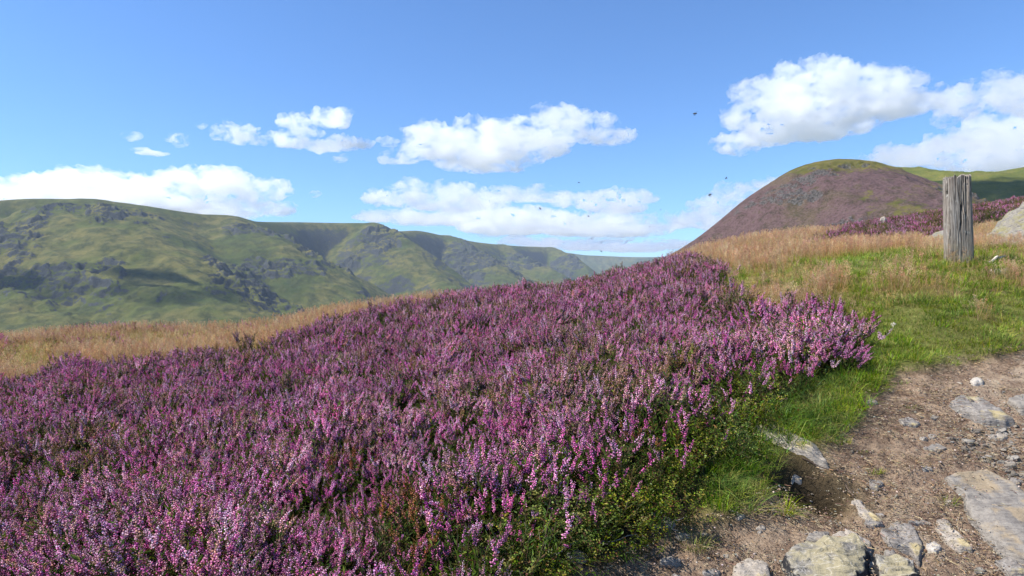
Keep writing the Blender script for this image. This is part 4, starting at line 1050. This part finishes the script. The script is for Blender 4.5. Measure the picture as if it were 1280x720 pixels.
slab([(1096,660),(1120,653),(1142,655),(1156,682),(1151,708),(1138,692),(1110,680)], 0.06, 'grey', 'flat lilac grey flagstone between the layered rock and a white stone', 7, p=7)
slab([(1166,655),(1180,650),(1200,668),(1219,691),(1200,689),(1178,674)], 0.05, 'pale', 'narrow buff slab beside the largest grey slab', 8, p=6)
slab([(1157,679),(1168,675),(1179,684),(1171,691),(1158,689)], 0.035, 'white', 'bright white quartz stone between flagstone and buff slab', 9, 'stone', 'stone', p=2.6)
slab([(1060,620),(1068,625),(1096,646),(1107,657),(1090,658),(1072,643)], 0.035, 'pale', 'thin pinkish sliver of rock below the hole in the peat', 10)
slab([(1182,501),(1200,492),(1225,495),(1250,508),(1274,526),(1258,535),(1230,528),(1205,519)], 0.09, 'grey', 'low grey rock with rippled surface half sunk in upper path', 11, rough=1.2)
slab([(1257,500),(1275,491),(1305,492),(1320,512),(1275,517)], 0.07, 'tan', 'tan rock above the gravel patch beside the rippled grey rock', 12)
slab([(1211,477),(1220,471),(1231,475),(1230,480),(1216,481)], 0.04, 'white', 'rounded cream stone alone on the dirt above the rippled rock', 13, 'stone', 'stone', p=2.5)
slab([(1121,525),(1135,521),(1153,530),(1147,534),(1128,532)], 0.03, 'grey', 'small flat grey stone alone in the middle of the dirt path', 14, 'stone', 'stone')
slab([(1233,547),(1250,541),(1262,546),(1252,551)], 0.03, 'pale', 'flat cream stone at the top of the gravel patch', 15, 'stone', 'stone')
slab([(1112.5,405),(1117,402),(1121.5,405),(1117,409)], 0.035, 'white', 'small white stone lying in the green turf', 16, 'stone', 'stone', p=2.4)
slab([(606,718),(640,706),(664,717),(662,745),(604,745)], 0.06, 'grey', 'pale rock at foot of the heather bank where branches end', 17)
slab([(706,692),(722,686),(739,696),(729,703),(711,700)], 0.045, 'grey', 'bluish stone in the shade under the bilberry', 18, 'stone', 'stone', p=3)
slab([(800,648),(818,640),(838,648),(850,657),(815,659)], 0.04, 'grey', 'mossy grey stone at the foot of the bank beside a yellow grass tuft', 19, 'stone', 'stone', p=3)
slab([(1233,338),(1245,335),(1261,336),(1257,341),(1238,342)], 0.06, 'pale', 'flat stone in the dry grass by the wooden post', 20, 'stone', 'stone', p=3)
slab([(1125,334),(1128,330),(1131,333),(1129,337)], 0.06, 'black', 'tiny black stone in the dry grass left of the post', 21, 'stone', 'stone', p=2.5)
slab([(1004,674),(1020,664),(1040,668),(1030,680)], 0.05, 'tan', 'small tan stone behind the layered rock', 22, 'stone', 'stone', p=3)
slab([(1240,700),(1258,694),(1280,708),(1290,724),(1262,722)], 0.05, 'grey', 'grey shard at the lower edge of the largest slab', 23, 'stone', 'stone', p=4)
slab([(1150,560),(1172,553),(1186,560),(1172,566)], 0.025, 'tan', 'thin brown stone left of the gravel patch', 24, 'stone', 'stone', p=4)

def plan_at(pts):
    return [((u - 640) / F * Yd, Yd) for u, Yd in pts]
slab(None, 0.54, 'lichen', 'lichened rock outcrop in tilted layers uphill of the post', 30, 'rock_outcrop', 'outcrop', (0.42, 0.05), plan=plan_at([(1212,10.4),(1262,10.3),(1330,10.2),(1390,11),(1380,13),(1310,13.5),(1250,12.5),(1215,11.4)]), strata=0.13, p=3.2, rough=1.4, nA=220, nR=70)
slab(None, 0.28, 'lichen', 'pale grey rock partly hidden behind the post', 31, plan=plan_at([(1140,12),(1165,11.6),(1200,11.6),(1214,12.4),(1205,13.2),(1165,13.2)]), p=2.6, tilt=(0.25, 0))
slab(None, 0.40, 'pale', 'white stone far up among the pink heather', 32, 'stone', 'stone', plan=plan_at([(1099,23.8),(1108,23.8),(1109,24.2),(1100,24.2)]), p=2.6)

# broken flat stones bedded in the dirt
rg = np.random.default_rng(55)
k = 0
while k < 46:
    u, v = rg.uniform(800, 1290), rg.uniform(455, 722)
    ok_ = in_poly(PATH, np.array([u]), np.array([v]))[0] and (u > 1150 or v > 630 or rg.uniform() < 0.15)
    if not ok_: continue
    sz = rg.uniform(5, 17) * (0.4 + 0.6 * (v - 400) / 320); n_ = rg.integers(5, 8); a_ = np.sort(rg.uniform(0, 6.28, n_) * 0.3 + np.arange(n_) * 6.28 / n_); sq = rg.uniform(0.3, 0.6); sh_ = rg.uniform(-0.5, 0.8)
    poly = [(u + sz * r_ * (math.cos(q_) + sh_ * math.sin(q_) * sq), v + sz * r_ * math.sin(q_) * sq) for q_, r_ in zip(a_, rg.uniform(0.75, 1.15, n_))]
    o = slab(poly, sz * 0.0022, ['pale', 'grey', 'pale', 'tan', 'grey', 'lichen'][rg.integers(6)], 'flat broken stone bedded in the bare dirt of the path', 600 + k, 'flat_stone', 'stone', p=rg.uniform(3, 7), nA=48, nR=16, bury=0.03)
    o['group'] = 'broken stones bedded in the path'; k += 1

# pebbles: a few shapes, copied one by one
def pebble_mesh(seed):
    rg = np.random.default_rng(seed); bm = bmesh.new(); bmesh.ops.create_icosphere(bm, subdivisions=3, radius=1.0)
    co = np.array([v.co[:] for v in bm.verts])
    for k in range(9):
        nrm = rg.normal(size=3); nrm /= np.linalg.norm(nrm); dd = rg.uniform(0.55, 0.9); ex = co @ nrm - dd
        co -= np.where(ex > 0, ex, 0)[:, None] * nrm
    co *= np.array([1, rg.uniform(0.6, 0.95), rg.uniform(0.4, 0.7)])
    co += 0.05 * np.stack([fbm(co[:, 0] * 3, co[:, 1] * 3, co[:, 2] * 3 + i + seed, 3) for i in range(3)], -1)
    for v, c in zip(bm.verts, co): v.co = c
    me = bpy.data.meshes.new('pebble'); bm.to_mesh(me); bm.free()
    for p_ in me.polygons: p_.use_smooth = True
    return me
PEB = []
for i, mt in enumerate(['pale', 'pale', 'tan', 'pale', 'white', 'grey', 'white', 'pale']):
    me = pebble_mesh(500 + i); me.materials.append(M_R[mt]); PEB.append(me)
rg = np.random.default_rng(77)
def pebble(u, v, r, label, group):
    h_ = hit(u, v)
    o = bpy.data.objects.new('pebble', PEB[rg.integers(len(PEB))]); COL.objects.link(o)
    o.scale = (r, r, r); o.rotation_euler = (rg.normal() * 0.25, rg.normal() * 0.25, rg.uniform(0, 6.28))
    o.location = (h_[0], h_[1], float(surf(h_[0:1], h_[1:2])[0]) + r * 0.15)
    tag(o, label, 'pebble', group)
GPOLY = [(1185,548),(1215,540),(1290,528),(1290,612),(1262,598),(1240,580),(1205,572)]
k = 0
while k < 190:
    u, v = rg.uniform(1180, 1290), rg.uniform(525, 615)
    if in_poly(GPOLY, np.array([u]), np.array([v]))[0]:
        pebble(u, v, float(np.clip(rg.lognormal(math.log(0.013), 0.5), 0.007, 0.042)), 'small angular stone in the gravel patch beside the largest slab', 'stones of the gravel patch'); k += 1
k = 0
while k < 90:
    u, v = rg.uniform(760, 1290), rg.uniform(455, 720)
    if in_poly(PATH, np.array([u]), np.array([v]))[0] and not in_poly(GPOLY, np.array([u]), np.array([v]))[0]:
        pebble(u, v, float(np.clip(rg.lognormal(math.log(0.008), 0.5), 0.004, 0.024)), 'small loose stone scattered on the bare dirt of the path', 'stones scattered along the path'); k += 1

# tufts of grass growing out of the path
def tuft(u, v, label, seed, n=70, h=0.09, rad=0.05, pal=None, lean=0.9):
    me = grass_tuft(seed, n, h, rad, pal or (GREENP + YELP), 0.0030, lean, 0.6)
    p_ = hit(u, v); o = link('grass_tuft', me, M_GRASS); o.location = (p_[0], p_[1], float(surf(p_[0:1], p_[1:2])[0]))
    tag(o, label, 'grass tuft', 'grass tufts on the bare path')
tuft(868, 684, 'yellow green grass tuft alone on the dirt below the bank', 901, 110, 0.12, 0.07, GREENP[1:4] + YELP)
tuft(1186, 628, 'green grass tuft against the side of the largest slab', 902, 80, 0.08, 0.04, GREENP)
tuft(1092, 590, 'green grass tuft on the lip above the hole in the peat', 903, 90, 0.075, 0.05, GREENP)
tuft(1048, 552, 'bright grass tuft in the dirt between pale slab and flat grey stone', 904, 100, 0.08, 0.075, GREENP + YELP[:2])
tuft(1138, 508, 'low yellowish grass tuft on the dirt left of the rippled grey rock', 905, 70, 0.045, 0.06, YELP + GREENP[:2])
tuft(976, 640, 'drooping pale green grass tuft at the tip of the grassy bank', 906, 120, 0.16, 0.06, GREENP + YELP[:2], 1.1)
tuft(1075, 565, 'thin grass tuft nearest above the tuft on the peat lip', 907, 50, 0.05, 0.04, GREENP + YELP)
tuft(990, 702, 'dark green grass sprouting in front of the layered rock', 908, 60, 0.06, 0.04, DEEPP + GREENP[:1])
tuft(1120, 478, 'sparse tuft of turf where the dirt meets the green grass', 909, 80, 0.05, 0.09, GREENP + YELP)

# bare branches and roots at the foot of the bank
def branch(pts, r, label, col, seed, name='dead_branch', cat='branch', twigs=4):
    """pts: (u, v, height over the ground)"""
    rg = np.random.default_rng(seed); b = PB()
    w3 = []
    for (u, v, h_) in pts:
        q_ = hit(u, v, h_); w3.append(q_)
    w3 = np.array(w3); tt = np.linspace(0, len(w3) - 1, 26)
    pp = np.stack([spline(np.arange(len(w3)), w3[:, i], tt) for i in range(3)], -1)
    pp += np.stack([fbm(tt * 1.3, seed, i * 5.0, 3) for i in range(3)], -1) * r * 3.2
    b.tube(pp, r, r * 0.45, rj(rg, col, 0.05), 7)
    for k in range(twigs):
        i = rg.integers(5, 22); d = pp[i + 1] - pp[i]; d /= np.linalg.norm(d); e = d + rg.normal(size=3) * 0.7; e[2] = abs(e[2]) * 0.6; L = rg.uniform(0.05, 0.13)
        s_ = np.linspace(0, 1, 6)[:, None]; q_ = pp[i] + e / np.linalg.norm(e) * L * s_ + rg.normal(size=3) * 0.02 * s_ ** 2
        b.tube(q_, r * 0.45, r * 0.15, rj(rg, col, 0.1), 5)
    o = link(name, b.mesh(name, M_TWIG), M_TWIG); c = pp.mean(0)
    o.data.transform(Matrix.Translation(-Vector(c))); o.location = c
    tag(o, label, cat)
GB = (0.28, 0.255, 0.225)
branch([(716,580,0.16),(738,602,0.12),(753,618,0.09),(771,632,0.05),(790,632,0.04),(803,626,0.05)], 0.0055, 'grey crooked dead branch emerging from the bilberry', GB, 1)
branch([(694,626,0.10),(708,642,0.07),(722,658,0.05),(742,668,0.03)], 0.005, 'thin dead branch in deep shade at the foot of the bank', GB, 2)
branch([(716,676,0.02),(740,676,0.03),(765,676,0.02),(796,668,0.03)], 0.0045, 'grey twig lying along the foot of the bank', GB, 3)
branch([(812,644,0.03),(830,654,0.025),(848,664,0.015)], 0.006, 'pale stub of dead branch beside the yellow grass tuft', (0.36, 0.33, 0.28), 4, twigs=2)
branch([(722,676,0.05),(700,690,0.04),(685,708,0.02)], 0.004, 'forked thin twig reaching down over bare soil', GB, 5)
branch([(1002,572,0.02),(1030,585,0.03),(1058,590,0.02),(1086,598,0.0)], 0.004, 'dark root crossing the top of the hole in the peat', (0.10, 0.07, 0.05), 6, 'heather_root', 'root')
branch([(1046,585,0.02),(1058,606,0.0),(1072,630,0.01)], 0.005, 'dark root hanging down beside the hole in the peat', (0.10, 0.07, 0.05), 7, 'heather_root', 'root')
branch([(984,640,0.01),(1000,655,0.01),(1012,668,0.008)], 0.0035, 'pale bent straw lying on the dirt below the bank', (0.42, 0.36, 0.26), 8, 'straw_stalk', 'stalk', 0)
branch([(1200,640,0.01),(1197,655,0.05),(1199,670,0.01)], 0.0018, 'single upright dry grass stalk left of the largest slab', (0.45, 0.36, 0.18), 9, 'grass_stalk', 'stalk', 0)
branch([(905,512,0.10),(930,520,0.04),(958,502,0.03),(985,492,0.03)], 0.004, 'grey twig reaching over the turf from the heather', GB, 10)
branch([(1233,329,0.03),(1243,325,0.05),(1256,319,0.05)], 0.022, 'pale broken stick lying in the grass by the post', (0.48, 0.42, 0.34), 11, 'broken_stick', 'stick', 0)

# the withered sprig that stands out of the heather in front of the tan grass
q_ = hit(313, 452); o = link('withered_heather', heather_clump(777, 'faded', 9, 0.9, 0.30, 0.05, 1.4), M_HEATHER); o.location = (q_[0], q_[1], float(surf(q_[0:1], q_[1:2])[0])); o.scale = (1.35,) * 3
tag(o, 'brown withered heather sprig standing above the rest before the tan grass', 'heather')

# ---- the weathered post
def post():
    nA, nZ = 360, 170
    H, Wd, Dp = 1.07, 0.285, 0.205
    th = np.linspace(0, 2 * np.pi, nA, endpoint=False); z = np.linspace(-0.35, 1.0, nZ) * H
    n_ = 5.0; base = (np.abs(np.cos(th)) ** n_ + np.abs(np.sin(th)) ** n_) ** (-1 / n_)
    bx, by = base * np.cos(th) * Wd / 2, base * np.sin(th) * Dp / 2
    peri = np.concatenate([[0], np.cumsum(np.hypot(np.diff(bx), np.diff(by)))])
    PE, ZZ = np.meshgrid(peri, z); TH = np.meshgrid(th, z)[0]
    wob = 0.020 * fbm(ZZ * 2.2, PE * 3, 2, 4)
    # wrap noise around a circle so that it closes
    cx, cy = np.cos(TH), np.sin(TH)
    g = lambda k, kz, s: perlin(cx * k + wob * 30, cy * k, ZZ * kz + s)
    fib = 0.006 * g(2.5, 1.3, 0) + 0.002 * g(14, 3.0, 4) + 0.0020 * g(40, 5, 9) + 0.004 * g(6, 7, 2) * sstep(0.5, 0.0, ZZ / H)
    ck = np.clip(1 - np.abs(g(3.2, 0.8, 3)) * 11, 0, 1) ** 1.2 * sstep(-0.15, 0.2, g(2.5, 2.2, 8) + 0.1)
    ck2 = np.clip(1 - np.abs(g(9, 1.8, 13)) * 8, 0, 1) * sstep(0.0, 0.3, g(4, 3.0, 18))
    up = sstep(0.2, 0.9, ZZ / H)
    dsp = fib * (0.8 + 0.7 * up) - 0.042 * ck * (0.5 + 0.6 * up) - 0.022 * ck2 * (0.6 + 0.5 * up)
    # one wide split down the face, open at the top
    split = np.exp(-(((TH - np.pi * 1.63) + 0.03 * np.sin(ZZ * 5)) / 0.045) ** 2) * sstep(0.35, 0.95, ZZ / H)
    dsp -= 0.075 * split
    rx, ry = bx[None] * (1 - 0.04 * ZZ / H), by[None] * (1 - 0.04 * ZZ / H)
    ln = np.hypot(rx, ry); X, Yq = rx + rx / ln * dsp, ry + ry / ln * dsp
    # the top: broken fibres, lower on one side
    tl = 0.045 * perlin(cx[0] * 4, cy[0] * 4, 1.1) + 0.04 * perlin(cx[0] * 11, cy[0] * 11, 5.5) - 0.03 * sstep(0.05, -0.15, bx) - 0.10 * split[-1]
    Zp = ZZ + tl[None] * sstep(0.75, 1.0, ZZ / H)
    rings = [np.stack([X, Yq, Zp], -1)]
    for s_ in (0.97, 0.88, 0.7, 0.5, 0.28, 0.08):
        cap_n = perlin(X[-1] * s_ * 40, Yq[-1] * s_ * 40, 3) * 0.012 + perlin(X[-1] * s_ * 14, Yq[-1] * s_ * 14, 7) * 0.015
        zz = np.mean(Zp[-1]) + (Zp[-1] - np.mean(Zp[-1])) * s_ + cap_n + 0.012 * (1 - s_)
        rings.append(np.stack([X[-1] * s_, Yq[-1] * s_, zz], -1)[None])
    V = np.concatenate(rings); nr = len(V); i = np.arange(nr * nA).reshape(nr, nA)
    f = np.stack([i[:-1], np.roll(i[:-1], -1, 1), np.roll(i[1:], -1, 1), i[1:]], -1).reshape(-1, 4)
    me = mesh_np('wooden_post', V.reshape(-1, 3), f)
    deep = np.concatenate([np.clip(ck * 0.8 + split + ck2 * 0.5, 0, 1)] + [np.zeros((6, nA))])
    vcol(me, 'crack', np.repeat(deep.reshape(-1, 1), 3, 1))
    t = NT('weathered_wood')
    tc = t.n('ShaderNodeTexCoord').outputs['Object']
    mp = t.n('ShaderNodeMapping', None, Vector=tc); mp.inputs['Scale'].default_value = (1, 1, 0.05)
    g1 = t.noise(60, 6, 0.7, mp.outputs[0], 0.3); g2 = t.noise(14, 4, 0.6, mp.outputs[0]); bl = t.noise(9, 5, 0.6, tc)
    c = t.ramp(g1, [(0.34, (0.040, 0.034, 0.029)), (0.44, (0.135, 0.117, 0.100)), (0.58, (0.30, 0.27, 0.24)), (0.75, (0.17, 0.147, 0.125))])
    c = t.mix(t.mrange(g2, 0.45, 0.7, 0, 0.6), c, (0.24, 0.19, 0.15))
    c = t.mix(t.mrange(bl, 0.58, 0.72, 0, 0.6), c, (0.40, 0.385, 0.35))
    zc = t.n('ShaderNodeSeparateXYZ', None, Vector=tc).outputs['Z']
    c = t.mix(t.math('MULTIPLY', t.mrange(zc, 0.40, 0.05), t.mrange(bl, 0.4, 0.6, 0.2, 0.7)), c, (0.20, 0.17, 0.105))
    ckc = t.n('ShaderNodeSeparateColor', None, Color=t.attr('crack')).outputs[0]
    c = t.mix(t.math('MULTIPLY', ckc, 0.85), c, (0.035, 0.028, 0.022))
    m = t.done(c, 0.9, t.bump(t.math('ADD', g1, t.math('MULTIPLY', bl, 0.3)), 0.7, 0.008), 0.15)
    o = link('wooden_post', me, m)
    p_ = P(1198.5, 329, 8.0); o.location = (p_[0], p_[1], float(surf(p_[0:1], p_[1:2])[0])); o.rotation_euler = (R(-1), R(-0.8), R(POST_ROT))
    print('POST z', o.location.z, 'wanted', p_[2])
    tag(o, 'weathered grey split wooden post standing in the dry grass', 'post')
post()

# ---- insects on the wing
def m_simple(name, col, rough, transl=0):
    t = NT(name); return t.done(t.mix(t.noise(900, 3), tuple(c * 0.7 for c in col), col), rough, None, 0.4, transl)
M_INS, M_WING = m_simple('insect_body', (0.012, 0.010, 0.009), 0.4), m_simple('insect_wing', (0.16, 0.15, 0.14), 0.3, 0.5)
def insect_body():
    bm = bmesh.new()
    for (c, r) in (((0, 0, 0), (0.0022, 0.0016, 0.0016)), ((0.0038, 0, -0.0004), (0.0036, 0.0017, 0.0016)), ((-0.0028, 0, 0.0001), (0.0012, 0.0014, 0.0012))):
        bmesh.ops.create_uvsphere(bm, u_segments=12, v_segments=8, radius=1.0, matrix=Matrix.Translation(c) @ Matrix.Diagonal((*r, 1)))
    for s in (-1, 1):
        for x in (-0.001, 0.0003, 0.0016):
            bmesh.ops.create_cone(bm, segments=5, radius1=0.00022, radius2=0.0001, depth=0.0045, matrix=Matrix.Translation((x, s * 0.0016, -0.0028)) @ Matrix.Rotation(s * 0.5, 4, 'X'))
    me = bpy.data.meshes.new('flying_insect'); bm.to_mesh(me); bm.free()
    for p_ in me.polygons: p_.use_smooth = True
    me.materials.append(M_INS); return me
def insect_wing(s):
    bm = bmesh.new(); ring = []
    for k in range(14):
        a = 2 * math.pi * k / 14
        ring.append((0.0022 + 0.0048 * (0.5 - 0.5 * math.cos(a)) * 0.9, s * (0.001 + 0.0050 * (0.5 - 0.5 * math.cos(a)) + 0.0016 * math.sin(a)), 0.0012 + 0.0022 * (0.5 - 0.5 * math.cos(a))))
    a_ = [bm.verts.new(p_) for p_ in ring]; b_ = [bm.verts.new((p_[0], p_[1], p_[2] + 0.00012)) for p_ in ring]
    bm.faces.new(a_); bm.faces.new(b_[::-1])
    for k in range(14): bm.faces.new((a_[k], b_[k], b_[(k + 1) % 14], a_[(k + 1) % 14]))
    me = bpy.data.meshes.new('wing'); bm.to_mesh(me); bm.free(); me.materials.append(M_WING); return me
IB, IW = insect_body(), (insect_wing(-1), insect_wing(1))
rg = np.random.default_rng(9)
for (u, v, Yd, lb) in [(888, 243, 1.5, 'largest dark insect, flying close to the left slope of the heather hill'), (868, 142, 1.7, 'black insect flying high beside the biggest cloud'),
                       (724, 228, 2.6, 'dark insect flying in blue sky just under the long flat cloud'), (675, 260, 2.5, 'dark insect flying before the flat cloud over the ridge'),
                       (908, 222, 2.3, 'small insect flying above the largest one beside the heather hill'), (735, 270, 3.0, 'faint insect flying before the low cloud band, uppermost there'),
                       (740, 298, 2.8, 'insect flying low over the last blue ridge'), (752, 314, 2.8, 'lowest insect, just above the far end of the ridge'),
                       (826, 262, 3.0, 'tiny insect flying at the right end of the low cloud band'), (812, 283, 3.0, 'tiny insect flying below the right end of the low cloud band')]:
    o = bpy.data.objects.new('flying_insect', IB); COL.objects.link(o); o.location = P(u, v, Yd); o.rotation_euler = (rg.normal() * 0.3, rg.normal() * 0.3 + 0.2, rg.uniform(0, 6.28)); s_ = rg.uniform(0.8, 1.1); o.scale = (s_,) * 3
    tag(o, lb, 'insect', 'insects in the air')
    for w_ in IW:
        c_ = bpy.data.objects.new('wing', w_); COL.objects.link(c_); c_.parent = o
